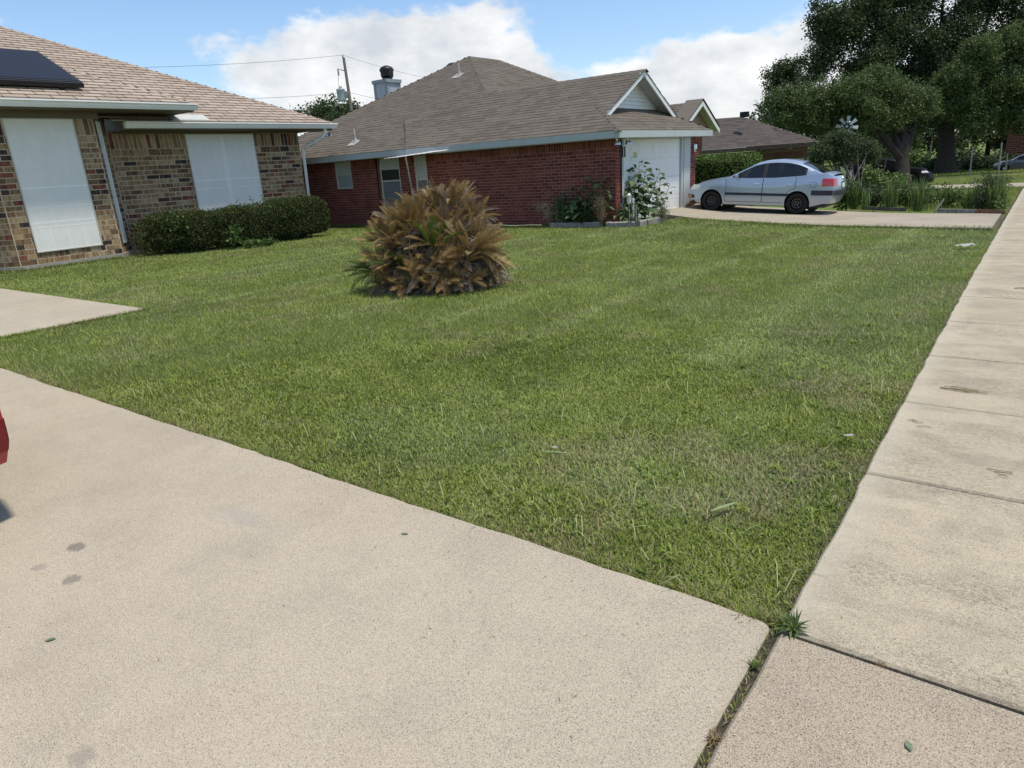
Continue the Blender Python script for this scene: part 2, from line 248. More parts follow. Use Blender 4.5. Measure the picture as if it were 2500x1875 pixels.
# ------------------------------------------------------------------ mesh helpers
class MB:
    def __init__(s): s.v = []; s.f = []; s.mi = []
    def add(s, vs, fs, mi=0):
        k = len(s.v); s.v += [tuple(v) for v in vs]; s.f += [tuple(i+k for i in f) for f in fs]; s.mi += [mi]*len(fs); return s
    def box(s, a, b, mi=0):
        (x0, y0, z0), (x1, y1, z1) = a, b
        return s.add([(x0, y0, z0), (x1, y0, z0), (x1, y1, z0), (x0, y1, z0), (x0, y0, z1), (x1, y0, z1), (x1, y1, z1), (x0, y1, z1)],
                     [(0, 3, 2, 1), (4, 5, 6, 7), (0, 1, 5, 4), (1, 2, 6, 5), (2, 3, 7, 6), (3, 0, 4, 7)], mi)
    def obox(s, o, ux, uy, uz, mi=0):      # oriented box from corner o along three edge vectors
        o, ux, uy, uz = map(Vector, (o, ux, uy, uz))
        vs = [o, o+ux, o+ux+uy, o+uy]; vs += [p+uz for p in vs]
        return s.add(vs, [(0, 3, 2, 1), (4, 5, 6, 7), (0, 1, 5, 4), (1, 2, 6, 5), (2, 3, 7, 6), (3, 0, 4, 7)], mi)
    def tube(s, pts, rad, n=8, mi=0, cap=True):
        pts = [Vector(p) for p in pts]; rad = rad if isinstance(rad, (list, tuple)) else [rad]*len(pts)
        k = len(s.v); prev = None
        for i, p in enumerate(pts):
            d = (pts[min(i+1, len(pts)-1)]-pts[max(i-1, 0)]).normalized()
            a = prev if prev is not None else (Vector((1, 0, 0)) if abs(d.x) < .9 else Vector((0, 1, 0)))
            a = (a-d*a.dot(d)).normalized(); b = d.cross(a); prev = a
            for j in range(n):
                t = 2*math.pi*j/n; s.v.append(tuple(p+(a*math.cos(t)+b*math.sin(t))*rad[i]))
        for i in range(len(pts)-1):
            for j in range(n): s.f.append((k+i*n+j, k+i*n+(j+1) % n, k+(i+1)*n+(j+1) % n, k+(i+1)*n+j)); s.mi.append(mi)
        if cap:
            s.f.append(tuple(k+j for j in range(n))[::-1]); s.f.append(tuple(k+(len(pts)-1)*n+j for j in range(n))); s.mi += [mi, mi]
        return s
    def lathe(s, prof, c, axis='z', n=20, mi=0):
        k = len(s.v); c = Vector(c)
        for r, h in prof:
            for j in range(n):
                t = 2*math.pi*j/n; q = (r*math.cos(t), r*math.sin(t), h)
                s.v.append(tuple(c+Vector(q if axis == 'z' else (q[0], q[2], q[1]) if axis == 'y' else (q[2], q[0], q[1]))))
        for i in range(len(prof)-1):
            for j in range(n): s.f.append((k+i*n+j, k+i*n+(j+1) % n, k+(i+1)*n+(j+1) % n, k+(i+1)*n+j)); s.mi.append(mi)
        return s
    def prism(s, poly, z0, z1, mi=0):
        n = len(poly); vs = [(x, y, z0) for x, y in poly]+[(x, y, z1) for x, y in poly]
        return s.add(vs, [tuple(range(n))[::-1], tuple(range(n, 2*n))]+[(i, (i+1) % n, n+(i+1) % n, n+i) for i in range(n)], mi)
    def mesh(s, name, mats, smooth=False):
        me = bpy.data.meshes.new(name); me.from_pydata(s.v, [], s.f)
        for m in (mats if isinstance(mats, (list, tuple)) else [mats]): me.materials.append(m)
        if len(set(s.mi)) > 1: me.polygons.foreach_set('material_index', s.mi)
        if smooth:
            me.polygons.foreach_set('use_smooth', [True]*len(me.polygons)); me.set_sharp_from_angle(angle=R(40))
        me.update(); return me

def link(name, me, parent=None, label=None, kind=None):
    o = bpy.data.objects.new(name, me); col.objects.link(o)
    if parent is not None:
        o.parent = parent
        r = parent; inv = Matrix.Identity(4); chain = []
        while r is not None: chain.append(r); r = r.parent
        w = Matrix.Identity(4)
        for q in reversed(chain): w = w @ q.matrix_parent_inverse @ q.matrix_basis
        o.matrix_parent_inverse = w.inverted()
    if label: o['label'] = label
    if kind: o['kind'] = kind
    return o
def build(mb, name, mat, parent=None, smooth=False, **kw): return link(name, mb.mesh(name, mat, smooth), parent, **kw)
def tag(o, label, cat, group=None):
    o['label'] = label; o['category'] = cat
    if group: o['group'] = group
    return o
def thing(name, label, cat, loc=(0, 0, 0), rz=0, group=None):
    o = bpy.data.objects.new(name, None); col.objects.link(o); o.location = loc; o.rotation_euler = (0, 0, rz); o.empty_display_size = .1
    return tag(o, label, cat, group)
def npmesh(name, verts, k, mat, tint=None, kfaces=None):
    """verts (N,k,3): N separate polygons of k corners; or kfaces = faces over those k corners"""
    N = len(verts); fl = np.array(kfaces if kfaces is not None else [list(range(k))])
    faces = (np.arange(N)[:, None, None]*k+fl[None]).reshape(-1, fl.shape[1])
    me = bpy.data.meshes.new(name); me.vertices.add(N*k); me.vertices.foreach_set('co', np.ascontiguousarray(verts, dtype=np.float32).ravel())
    nf = len(faces); me.loops.add(nf*fl.shape[1]); me.loops.foreach_set('vertex_index', faces.astype(np.int32).ravel())
    me.polygons.add(nf); me.polygons.foreach_set('loop_start', np.arange(nf, dtype=np.int32)*fl.shape[1])
    me.materials.append(mat)
    if tint is not None:
        a = me.attributes.new('tint', 'FLOAT_COLOR', 'POINT'); a.data.foreach_set('color', np.repeat(np.c_[tint, np.ones(N)], k, 0).astype(np.float32).ravel())
    me.update(calc_edges=True); return me

# ------------------------------------------------------------------ terrain
def sp(t, w): t = np.asarray(t, float)/w; return w*np.logaddexp(0, t)
def ss(a, b, t): t = np.clip((np.asarray(t, float)-a)/(b-a), 0, 1); return t*t*(3-2*t)
def zt(x, y):
    base = -.022*(sp(np.asarray(y, float)-9, 2)-sp(np.asarray(y, float)-52, 3))
    return base*(1-.85*ss(3, 9, -np.asarray(x, float))*(1-ss(22, 30, y)))
def Z(x, y): return float(zt(x, y))
def sheet(name, poly_fn, xs, ys, mat, dz=0, kind='structure', zfn=None, skirt=0):
    """ground sheet over a grid; poly_fn(x,y)->(x',y') maps grid parameters to plan"""
    mb = MB(); nx, ny = len(xs), len(ys); vs = []
    for a in ys:
        for b in xs:
            x, y = poly_fn(b, a); vs.append((x, y, (zfn or Z)(x, y)+dz))
    mb.add(vs, [(j*nx+i, j*nx+i+1, (j+1)*nx+i+1, (j+1)*nx+i) for j in range(ny-1) for i in range(nx-1)])
    if skirt:
        for ring in ([i for i in range(nx)], [(ny-1)*nx+i for i in range(nx)], [j*nx for j in range(ny)], [j*nx+nx-1 for j in range(ny)]):
            for p, q in zip(ring, ring[1:]): mb.add([vs[p], vs[q], (vs[q][0], vs[q][1], vs[q][2]-skirt), (vs[p][0], vs[p][1], vs[p][2]-skirt)], [(0, 1, 2, 3)])
    return build(mb, name, mat, kind=kind, smooth=True)
lin = np.linspace
sheet('ground', lambda u, v: (u, v), np.r_[-900, -400, -200, -90, -50, lin(-30, 6, 37), 20, 60, 200, 500], np.r_[-300, -80, -20, -6, lin(0, 60, 61), 80, 120, 220, 500, 1200], M_GROUND, -.16)
sheet('lawn_soil', lambda u, v: (u, v), lin(-22, -.52, 60), lin(2.0, 16.2, 40), M_SOIL, -.035)

# ------------------------------------------------------------------ concrete
def rnd_slab(poly, thick, mat, name, parent, bev=.012):
    """slab following the terrain with a softened top edge; poly counter-clockwise"""
    n = len(poly); mb = MB(); c = np.mean(poly, 0)
    P = np.array(poly, float); ins = []
    for i in range(n):
        a, b, d = P[i-1], P[i], P[(i+1) % n]
        e1 = (b-a)/np.linalg.norm(b-a); e2 = (d-b)/np.linalg.norm(d-b); nn = np.array([-e1[1], e1[0]])+np.array([-e2[1], e2[0]]); nn /= max(1e-6, np.linalg.norm(nn)); k = 1/max(.4, nn@np.array([-e1[1], e1[0]]))
        ins.append(b+nn*bev*k)
    z = lambda q: Z(*q)
    vs = [(*q, z(q)) for q in ins]+[(*q, z(q)-bev) for q in P]+[(*q, z(q)-thick) for q in P]
    fs = [tuple(range(n))]+[(i, n+i, n+(i+1) % n, (i+1) % n) for i in range(n)]+[(n+i, 2*n+i, 2*n+(i+1) % n, n+(i+1) % n) for i in range(n)]
    mb.add(vs, fs); return build(mb, name, mat, parent)
def struct(name):
    o = bpy.data.objects.new(name, None); col.objects.link(o); o['kind'] = 'structure'; return o
drive = struct('driveway')
edge_y = [(x, 2.078+.004*math.sin(x*3.1)+random.uniform(-.007, .007)) for x in np.arange(-9.6, -.60, .12)]
corner = [(-.535-.035*(1-math.cos(t)), 2.035+.035*math.sin(t)) for t in lin(0, math.pi/2, 6)]
rnd_slab([(-18, -6), (-.535, -6), (-.535, 1.6)]+corner+[(x, y) for x, y in edge_y[::-1]]+[(-18, 2.08)], .14, M_DRIVE, 'slab', drive, .012)
walk = struct('garden_path')
rnd_slab([(-18, 2.10), (-9.62, 2.10), (-9.60, 3.2), (-9.57, 4.30), (-9.62, 4.34), (-12, 4.32), (-18, 4.30)], .14, M_DRIVE, 'slab', walk)
side = struct('sidewalk')
joints = [-3.2, -1.2, .45, 2.045, 3.46, 4.63, 5.8]; y = 5.8
while y < 34: y += 1.52 if y > 8 else 1.25; joints.append(y)
for i, (a, b) in enumerate(zip(joints, joints[1:])):
    g0 = .010 if abs(a-2.045) < .01 else .009; g1 = .008 if abs(b-2.045) < .01 else .009
    if abs(a-4.63) < .01: g0 = .003
    if abs(b-4.63) < .01: g1 = .003
    left = [(-.50+random.uniform(-.008, .008), yy) for yy in np.arange(b-g1, a+g0, -.14)]
    if len(left) < 2: continue
    left = [(-.50, b-g1)]+left[1:-1]+[(-.50, a+g0)]
    rnd_slab(left+[(.95, a+g0), (.95, b-g1)], .14, M_APRON if b < 2.1 else M_WALK, 'slab', side, .010)
sheet('joint_dirt', lambda u, v: (u, v), [-.545, -.45, 1.0], lin(-3.5, 36, 60), plain('joint_dirt', (.060, .050, .036), .95, sc=40, bump=.01), -.022)
# neighbour's driveway, rising a little to the garage
def ndz(x, y): return Z(x, y)+.085*float(ss(6.6, 8.4, -x))+.012
def nd(u, v):
    y0 = 15.80+(1.60*(-u-.55)/7.3); y1 = 19.80+(.30*(-u-.55)/7.3)+1.2*float(ss(1, 6, -u)); return (u, y0+(y1-y0)*v)
sheet('neighbour_driveway', nd, np.r_[-.62, lin(-1, -8.42, 24)], lin(0, 1, 9), M_PALE, 0, zfn=ndz, skirt=.2)
sheet('far_driveway', lambda u, v: (u, v), lin(-10, -.52, 14), lin(35.0, 39.4, 5), M_PALE, .02)
sheet('cross_path', lambda u, v: (u, v), lin(-14, -.52, 14), lin(52.0, 53.2, 3), plain('dirt_strip', (.23, .19, .13), .95, sc=3, bump=.03), .02)

# ------------------------------------------------------------------ grass
def vnoise(x, y, f, seed):
    g = np.random.default_rng(seed).random((256, 256)); X = x*f+100; Y = y*f+100; i = np.floor(X).astype(int); j = np.floor(Y).astype(int); a = X-i; b = Y-j; a = a*a*(3-2*a); b = b*b*(3-2*b)
    q = lambda m, n: g[m % 256, n % 256]
    return q(i, j)*(1-a)*(1-b)+q(i+1, j)*a*(1-b)+q(i, j+1)*(1-a)*b+q(i+1, j+1)*a*b
def in_poly(x, y, poly):
    c = np.zeros(len(x), bool); n = len(poly)
    for i in range(n):
        (x0, y0), (x1, y1) = poly[i], poly[i-1]
        with np.errstate(divide='ignore', invalid='ignore'):
            c ^= ((y0 > y) != (y1 > y)) & (x < (x1-x0)*(y-y0)/(y1-y0)+x0)
    return c
LAWN = [(-.515, 2.09), (-.515, 15.84), (-7.6, 17.30), (-7.75, 16.6), (-8.35, 16.2), (-8.35, 15.55), (-21.5, 15.48), (-21.5, 14.2), (-18.6, 14.15), (-18.6, 8.5), (-17.82, 7.8), (-17.82, 5.65), (-18.5, 4.95), (-19.5, 4.36), (-9.585, 4.36), (-9.585, 2.13), (-.62, 2.10)]
# bed, hedge and palm footprints stay thin
def blades(name, x, y, h, w, seg, mat, lean=(.25, 1.15), tint=None, kind='stuff', z0=-.035, seed=3, comb=None):
    r = np.random.default_rng(seed); n = len(x); az = r.uniform(0, 2*np.pi, n)
    if comb is not None: az = np.where(r.random(n) < .12, comb+r.normal(0, .7, n), az)
    ln = r.uniform(*lean, n); z = zt(x, y)+z0; side_ = np.c_[-np.sin(az), np.cos(az), np.zeros(n)]*(w/2)[:, None]
    d0 = np.c_[np.cos(az)*np.sin(ln*.6), np.sin(az)*np.sin(ln*.6), np.cos(ln*.6)]; d1 = np.c_[np.cos(az)*np.sin(ln*1.35), np.sin(az)*np.sin(ln*1.35), np.cos(ln*1.35)]
    b = np.c_[x, y, z]; m = b+d0*(h*.55)[:, None]; t = m+d1*(h*.5)[:, None]
    if seg: me = npmesh(name, np.stack([b-side_*.8, b+side_*.8, m+side_, m-side_, t], 1), 5, mat, tint, None) if False else blade5(name, b, side_, m, t, mat, tint)
    else: me = npmesh(name, np.stack([b-side_, b+side_, t], 1), 3, mat, tint)
    return me
def blade5(name, b, s, m, t, mat, tint):
    v = np.stack([b-s*.8, b+s*.8, m+s, m-s, t], 1); return npmesh(name, v, 5, mat, tint, [[0, 1, 2], [0, 2, 3], [3, 2, 4]])
def lawn_points(n, r0_, r1_, power, seed):
    r = np.random.default_rng(seed); k = 2-power; rr = (r0_**k+(r1_**k-r0_**k)*r.random(n))**(1/k); a = r.uniform(R(-84), R(3), n)
    return rr*np.sin(a), rr*np.cos(a), rr
def lawn_tint(x, y, r):
    big = vnoise(x, y, .45, 1); mid = vnoise(x, y, 1.7, 2); fin = vnoise(x, y, 6, 4); q = r.random(len(x))
    # mower passes run beside the pavement and sweep round the palm
    arc = np.hypot(x+6.7, y-3.0); stripe = .5+.5*np.sin(2*np.pi*x/2.65+vnoise(x, y, .4, 8)*1.2)
    rows = sum(np.exp(-((x-x0+.10*(vnoise(x*0, y, .35, 60+i)-.5)*2)/wd)**2)*(vnoise(x, y, .8, 70+i) > .25) for i, (x0, wd) in enumerate(((-1.95, .16), (-3.72, .13), (-5.05, .12), (-6.4, .12), (-7.75, .12), (-9.1, .12), (-11.8, .13))))*(y > 5.0)
    g = np.clip(-.0+.30*rows+.22*big+.34*mid+.26*fin+.10*stripe+r.normal(0, .22, len(x)), 0, 1)
    dryp = np.clip((vnoise(x, y, 1.25, 21)*.55+vnoise(x, y, 3.6, 22)*.45-.555+.05*np.exp(-((x+1.8)/1.3)**2-((y-3.6)/1.5)**2))*4.5, 0, 1)
    ed = np.exp(-np.clip(y-2.1, 0, 9)/.22)*.5+np.exp(-np.clip(-.515-x, 0, 9)/.12)*.25
    dry = np.where(q < .045+.6*np.clip(dryp+ed, 0, 1), r.uniform(.45, 1, len(x)), r.uniform(0, .2, len(x)))
    pale = np.clip(1.5*rows+(vnoise(x, y, .7, 31)*.6+vnoise(x, y, 4, 32)*.4-.5)*3+1.0*np.exp(-((x+1.2)/.62)**2)*(y > 2.6), 0, 1)*(r.random(len(x)) < .5)*r.uniform(.3, 1, len(x))
    return np.c_[g, dry, pale]
def lawn_mask(x, y, r):
    ok = in_poly(x, y, LAWN)
    ok &= ~((np.hypot((x+6.72), (y-7.2)) < .75))
    ok &= ~((x < -7.9) & (x > -10.0) & (y > 15.0))
    bare = vnoise(x, y, 1.25, 21)*.5+vnoise(x, y, 5.2, 23)*.5
    return ok & ~((bare > .70) & (r.random(len(x)) < .6))
def make_lawn():
    r = np.random.default_rng(5); parts = []
    for n, a, b, pw, seg, h0, h1, w0, seed in [(460000, 1.9, 6.5, 1.35, True, .017, .036, .0046, 41), (520000, 6.5, 22.5, 1.5, False, .026, .048, .0, 42)]:
        x, y, rr = lawn_points(n, a, b, pw, seed); k = lawn_mask(x, y, r); x, y, rr = x[k], y[k], rr[k]
        cl = vnoise(x, y, 2.3, 12); h = r.uniform(h0, h1, len(x))*(.88+.35*cl)*np.where(r.random(len(x)) < .03, 1.7, 1); w = np.maximum(.0048, .00062*rr)*r.uniform(.7, 1.5, len(x))
        comb = vnoise(x, y, .6, 55)*12
        parts.append((blades('lawn_grass', x, y, h, w, seg, M_GRASS, tint=lawn_tint(x, y, r), seed=seed+9, comb=comb)))
    return parts
for me in make_lawn(): link('lawn_grass', me, kind='stuff')
def strip(name, n, xr, yr, h, w, seed, dry=.15, z0=-.02, mask=None):
    r = np.random.default_rng(seed); x = r.uniform(*xr, n); y = r.uniform(*yr, n)
    if mask is not None: k = mask(x, y); x, y = x[k], y[k]
    q = r.random(len(x)); t = np.c_[np.clip(.35+.4*vnoise(x, y, .5, seed)+r.normal(0, .15, len(x)), 0, 1), np.where(q < dry, .8, .1), np.zeros(len(x))]
    link(name, blades(name, x, y, r.uniform(*h, len(x)), r.uniform(*w, len(x)), False, M_GRASS, lean=(.1, .8), tint=t, z0=z0, seed=seed+1), kind='stuff')
# ragged overhang on the concrete edges, taller tufts by the drive and walls
def edge_pts(a, b, n, spread, r): t = r.random(n); e = r.normal(0, spread, n); a, b = np.array(a), np.array(b); d = (b-a)/np.linalg.norm(b-a); nn = np.array([-d[1], d[0]]); p = a+(b-a)*t[:, None]+nn*e[:, None]; return p[:, 0], p[:, 1]
r_ = np.random.default_rng(77); X_, Y_, H_, W_ = [], [], [], []
for a, b, n, spd, h in [((-.62, 2.11), (-9.58, 2.13), 16000, .030, (.03, .065)), ((-.515, 2.1), (-.515, 15.8), 9000, .022, (.03, .065)), ((-9.585, 2.15), (-9.585, 4.36), 2500, .03, (.04, .08)), ((-9.58, 4.37), (-17, 4.37), 4000, .04, (.04, .09)), ((-.6, 15.86), (-7.5, 17.27), 3500, .05, (.05, .15)), ((-8.6, 15.46), (-20, 15.42), 4000, .05, (.05, .11)), ((-17.76, 7.8), (-17.76, 5.65), 1500, .05, (.06, .14)), ((-17.7, 5.7), (-18.4, 5.0), 700, .05, (.06, .14))]:
    x, y = edge_pts(a, b, n, spd, r_); X_.append(x); Y_.append(y); H_.append(r_.uniform(*h, n)*.8); W_.append(np.maximum(.0042, .00050*np.hypot(x, y)))
for a, b, n, spd, h in [((-.66, 2.07), (-.51, 2.11), 420, .02, (.03, .07)), ((-.515, 2.03), (-.52, 1.2), 260, .006, (.015, .05)), ((-.5, 2.045), (.9, 2.045), 420, .004, (.01, .03))]:
    x, y = edge_pts(a, b, n, spd, r_); X_.append(x); Y_.append(y); H_.append(r_.uniform(*h, n)); W_.append(np.full(n, .004))
X_, Y_, H_, W_ = map(np.concatenate, (X_, Y_, H_, W_)); t_ = lawn_tint(X_, Y_, r_); t_[:, 0] *= .75
link('edge_grass', blades('edge_grass', X_, Y_, H_, W_, True, M_GRASS, lean=(.3, 1.3), tint=t_, seed=78), kind='stuff')
# long stray clippings lying on the turf
n = 900; x, y, rr = lawn_points(n, 2.2, 9, 1.2, 90); k = in_poly(x, y, LAWN); x, y, rr = x[k], y[k], rr[k]
link('grass_clippings', blades('grass_clippings', x, y, np.random.default_rng(4).uniform(.07, .19, len(x)), np.full(len(x), .0042), True, M_GRASS, lean=(1.25, 1.5), tint=np.c_[np.full(len(x), .8), np.random.default_rng(6).uniform(0, .75, len(x)), np.full(len(x), .5)], z0=.0, seed=91), kind='stuff')
strip('far_grass', 26000, (-9, -.55), (26, 35), (.05, .12), (.014, .022), 101)
strip('far_grass', 40000, (-14, -.55), (39.5, 52), (.06, .14), (.02, .035), 102, .25)
strip('far_grass', 40000, (-25, 3), (53.3, 85), (.06, .14), (.03, .05), 103, .08)
strip('bed_grass', 14000, (-4.8, -.55), (20.2, 26), (.05, .16), (.008, .014), 104, .15, mask=lambda x, y: y > 20.0+.55*(-x-.5))

rw = np.random.default_rng(131); cx_, cy_, _ = lawn_points(260, 2.2, 7.5, 1.0, 132); kk = in_poly(cx_, cy_, LAWN); cx_, cy_ = cx_[kk], cy_[kk]
x = np.repeat(cx_, 16)+rw.normal(0, .022, len(cx_)*16); y = np.repeat(cy_, 16)+rw.normal(0, .022, len(cx_)*16); gq = np.repeat(rw.uniform(.12, .6, len(cx_)), 16)
link('broadleaf_weeds', blades('broadleaf_weeds', x, y, rw.uniform(.03, .06, len(x)), rw.uniform(.006, .011, len(x)), True, M_GRASS, lean=(.6, 1.45), tint=np.c_[gq, rw.uniform(0, .12, len(x)), np.zeros(len(x))], z0=-.025, seed=133), kind='stuff')
# weeds standing in the joint, each a clump of its own
def tuft(name, label, cat, x, y, n, h, w, mat, z=None, group=None, lean=(.1, 1.0), seed=1):
    r = np.random.default_rng(seed); z = Z(x, y) if z is None else z
    az_ = r.uniform(0, 2*np.pi, n); ln = r.uniform(*lean, n); hh = r.uniform(h*.5, h, n); b = np.c_[x+r.normal(0, h*.07, n), y+r.normal(0, h*.07, n), np.full(n, z)]
    s = np.c_[-np.sin(az_), np.cos(az_), 0*az_]*(w/2); d0 = np.c_[np.cos(az_)*np.sin(ln*.6), np.sin(az_)*np.sin(ln*.6), np.cos(ln*.6)]; d1 = np.c_[np.cos(az_)*np.sin(ln*1.4), np.sin(az_)*np.sin(ln*1.4), np.cos(ln*1.4)]
    m = b+d0*(hh*.55)[:, None]; t = m+d1*(hh*.5)[:, None]
    me = npmesh(name, np.stack([b-s*.6, b+s*.6, m+s, m-s, t], 1), 5, mat, None, [[0, 1, 2], [0, 2, 3], [3, 2, 4]])
    return tag(link(name, me), label, cat, group)
tuft('crabgrass_weed', 'broad bladed green weed sprouting where lawn, driveway and sidewalk corners meet', 'weed', -.47, 2.07, 44, .10, .010, L_WEED, -.02, seed=3, lean=(.3, 1.4))
tuft('joint_weed', 'small grassy tuft in the open joint beside the driveway slab corner', 'weed', -.525, 1.84, 30, .055, .004, L_WEED, -.03, seed=4, lean=(.2, 1.3))
tuft('dry_joint_weed', 'straw coloured tuft lying in the joint along the driveway, nearest the camera', 'weed', -.522, 1.50, 90, .055, .003, L_STRAW, -.03, seed=5, lean=(.5, 1.45))
tuft('dry_crack_weed', 'tiny brown tuft in the crack across the sidewalk', 'weed', -.20, 2.046, 30, .03, .003, L_STRAW, -.02, seed=6, lean=(.3, 1.3))

# ------------------------------------------------------------------ bricks and shingles
BRICK_ME = {}
def unit_brick(mat):
    if mat.name not in BRICK_ME:
        m = MB(); e = .06   # slightly chamfered front so the joints read
        m.add([(-.5, .5, -.5), (.5, .5, -.5), (.5, .5, .5), (-.5, .5, .5), (-.5, -.38, -.5), (.5, -.38, -.5), (.5, -.38, .5), (-.5, -.38, .5), (-.485, -.5, -.46), (.485, -.5, -.46), (.485, -.5, .46), (-.485, -.5, .46)],
              [(8, 9, 10, 11), (4, 5, 9, 8), (5, 6, 10, 9), (6, 7, 11, 10), (7, 4, 8, 11), (0, 1, 5, 4), (1, 2, 6, 5), (2, 3, 7, 6), (3, 0, 4, 7)])
        BRICK_ME[mat.name] = m.mesh('brick', mat)
    return BRICK_ME[mat.name]
def layout(u0, u1, z0, z1, course, bl, mort, holes, soldier=0, seed=1, shift=0.):
    """rectangles of a running-bond wall panel with openings; soldier = height of the upright top course"""
    r = random.Random(seed); out = []; z = z0; k = 0; top = z1-soldier
    while z < top-.02:
        zb = min(z+course-mort, top); zb = top if top-zb < course*.55 else zb; x = u0-(.5*bl if k % 2 else 0)-shift
        while x < u1:
            a, b = max(x, u0), min(x+bl-mort, u1); cuts = [(a, b)]
            for h0, h1, g0, g1 in holes:
                if g0 < z+course*.6 and g1 > z+course*.35:
                    new = []
                    for p, q in cuts:
                        if q <= h0 or p >= h1: new.append((p, q)); continue
                        if p < h0: new.append((p, h0-.003))
                        if q > h1: new.append((h1+.003, q))
                    cuts = new
            out += [(p, q, z, zb) for p, q in cuts if q-p > .02]
            x += bl
        z = zb+mort; k += 1
    if soldier:
        x = u0
        while x < u1:
            b = min(x+course-mort, u1)
            if b-x > .02 and not any(h0 < (x+b)/2 < h1 and g1 > top+.1 for h0, h1, g0, g1 in holes): out.append((x, b, top+mort*.5, z1))
            x += course
    return out
class Wall:
    """a brick veneer: o = origin on the brick face, u = unit vector along it, n = outward normal"""
    def __init__(s, o, u, n): s.o, s.u, s.n = Vector(o), Vector(u).normalized(), Vector(n).normalized(); s.ang = math.atan2(s.u.y, s.u.x); s.rects = []
    def p(s, u, z, d=0): return s.o+s.u*u+s.n*d+Vector((0, 0, z))
    def mortar(s, mb, u0, u1, z0, z1, holes, back=.12, rec=.005):
        us = sorted({u0, u1, *[max(u0, min(u1, v)) for h in holes for v in h[:2]]}); zs = sorted({z0, z1, *[max(z0, min(z1, v)) for h in holes for v in h[2:]]})
        for a, b in zip(us, us[1:]):
            for c, d in zip(zs, zs[1:]):
                if any(h[0] < (a+b)/2 < h[1] and h[2] < (c+d)/2 < h[3] for h in holes): continue
                mb.obox(s.p(a, c, -back), s.u*(b-a), s.n*(back-rec), Vector((0, 0, d-c)))
    def box(s, mb, u0, u1, z0, z1, d0, d1, mi=0): mb.obox(s.p(u0, z0, d0), s.u*(u1-u0), s.n*(d1-d0), Vector((0, 0, z1-z0)), mi); return mb
def lay_bricks(walls, parent, mat_o, mat_i, limit, visible=lambda p: True, name='brick'):
    """the bricks nearest in view become parts, the others one joined part"""
    allb = [(w, r_) for w in walls for r_ in w.rects]
    def key(wr):
        w, (a, b, c, d) = wr; p = w.p((a+b)/2, (c+d)/2); return (p-CAM).length/math.sqrt(max(.2, (b-a)*(d-c)/.02)) + (0 if visible(p) else 1000)
    allb.sort(key=key); rest = MB(); me = unit_brick(mat_o); rr = random.Random(5)
    for i, (w, (a, b, c, d)) in enumerate(allb):
        pr_ = rr.uniform(-.003, .003); dep = .07
        if i < limit:
            o = link(name, me, parent); o.matrix_basis = Matrix.Translation(w.p((a+b)/2, (c+d)/2, pr_-dep/2)) @ Matrix.Rotation(w.ang, 4, 'Z') @ Matrix.Diagonal((b-a, dep, d-c, 1))
            # local -Y is the face: turn it outward
            if (Matrix.Rotation(w.ang, 3, 'Z') @ Vector((0, -1, 0))).dot(w.n) < 0: o.matrix_basis = o.matrix_basis @ Matrix.Rotation(math.pi, 4, 'Z')
        else: w.box(rest, a, b, c, d, -dep, pr_)
    if rest.v: build(rest, 'brickwork', mat_i, parent, kind='stuff')
def shingles(planes, parent, mat_o, mat_i, limit, under=None):
    """planes: dicts o (origin on eave), u (along eave), s (up slope), poly [(u,s)], e exposure, w tab width, jit"""
    tabs = []; base = MB()
    for pi_, P in enumerate(planes):
        o, u, s = Vector(P['o']), Vector(P['u']).normalized(), Vector(P['s']).normalized(); n = u.cross(s).normalized()
        if n.z < 0: n = -n
        poly = P['poly']; r = random.Random(pi_*7+3)
        base.add([o+u*a+s*b-n*.012 for a, b in poly], [tuple(range(len(poly)))])
        smax = max(b for a, b in poly); smin = min(b for a, b in poly); k = 0; row = smin
        while row < smax:
            m = row+P['e']*.5; xs = []
            for (a0, b0), (a1, b1) in zip(poly, poly[1:]+poly[:1]):
                if (b0 > m) != (b1 > m): xs.append(a0+(a1-a0)*(m-b0)/(b1-b0))
            xs.sort()
            for x0, x1 in zip(xs[::2], xs[1::2]):
                x = x0-(P['w']*.5 if k % 2 else 0)-(r.uniform(0, P['w']) if P['jit'] else r.uniform(0, .02))
                while x < x1:
                    w = P['w']*(r.uniform(.55, 1.35) if P['jit'] else 1); a, b = max(x, x0), min(x+w, x1)
                    if b-a > .03: tabs.append((o+u*((a+b)/2)+s*row, u, s, n, b-a-P['gap'], min(P['e']*1.06, smax-row), P['t']*r.uniform(.7, 1.4) if P['jit'] else P['t']))
                    x += w
            row += P['e']; k += 1
    tabs.sort(key=lambda t: (t[0]-CAM).length/math.sqrt(max(.02, t[4]*t[5])))
    m = MB(); m.add([(-.5, 0, 0), (.5, 0, 0), (.5, 1, 0), (-.5, 1, 0), (-.5, 0, 1), (.5, 0, 1), (.5, 1, .15), (-.5, 1, .15)], [(4, 5, 6, 7), (0, 1, 5, 4), (1, 2, 6, 5), (2, 3, 7, 6), (3, 0, 4, 7)])
    me = m.mesh('shingle', mat_o); rest = MB()
    for i, (p, u, s, n, w, e, t) in enumerate(tabs):
        if i < limit:
            o = link('shingle', me, parent); M = Matrix((u*w, s*e, n*t)).transposed().to_4x4(); M.translation = p; o.matrix_basis = M
        else:
            a = p-u*(w/2); b = p+u*(w/2); c = s*e
            rest.add([a, b, b+c, a+c, a+n*t, b+n*t, b+c+n*t*.15, a+c+n*t*.15], [(4, 5, 6, 7), (0, 1, 5, 4), (1, 2, 6, 5), (3, 0, 4, 7)])
    if rest.v: build(rest, 'shingle_courses', mat_i, parent, kind='stuff')
    if base.v: build(base, 'roof_deck', under or M_UNDER, parent)
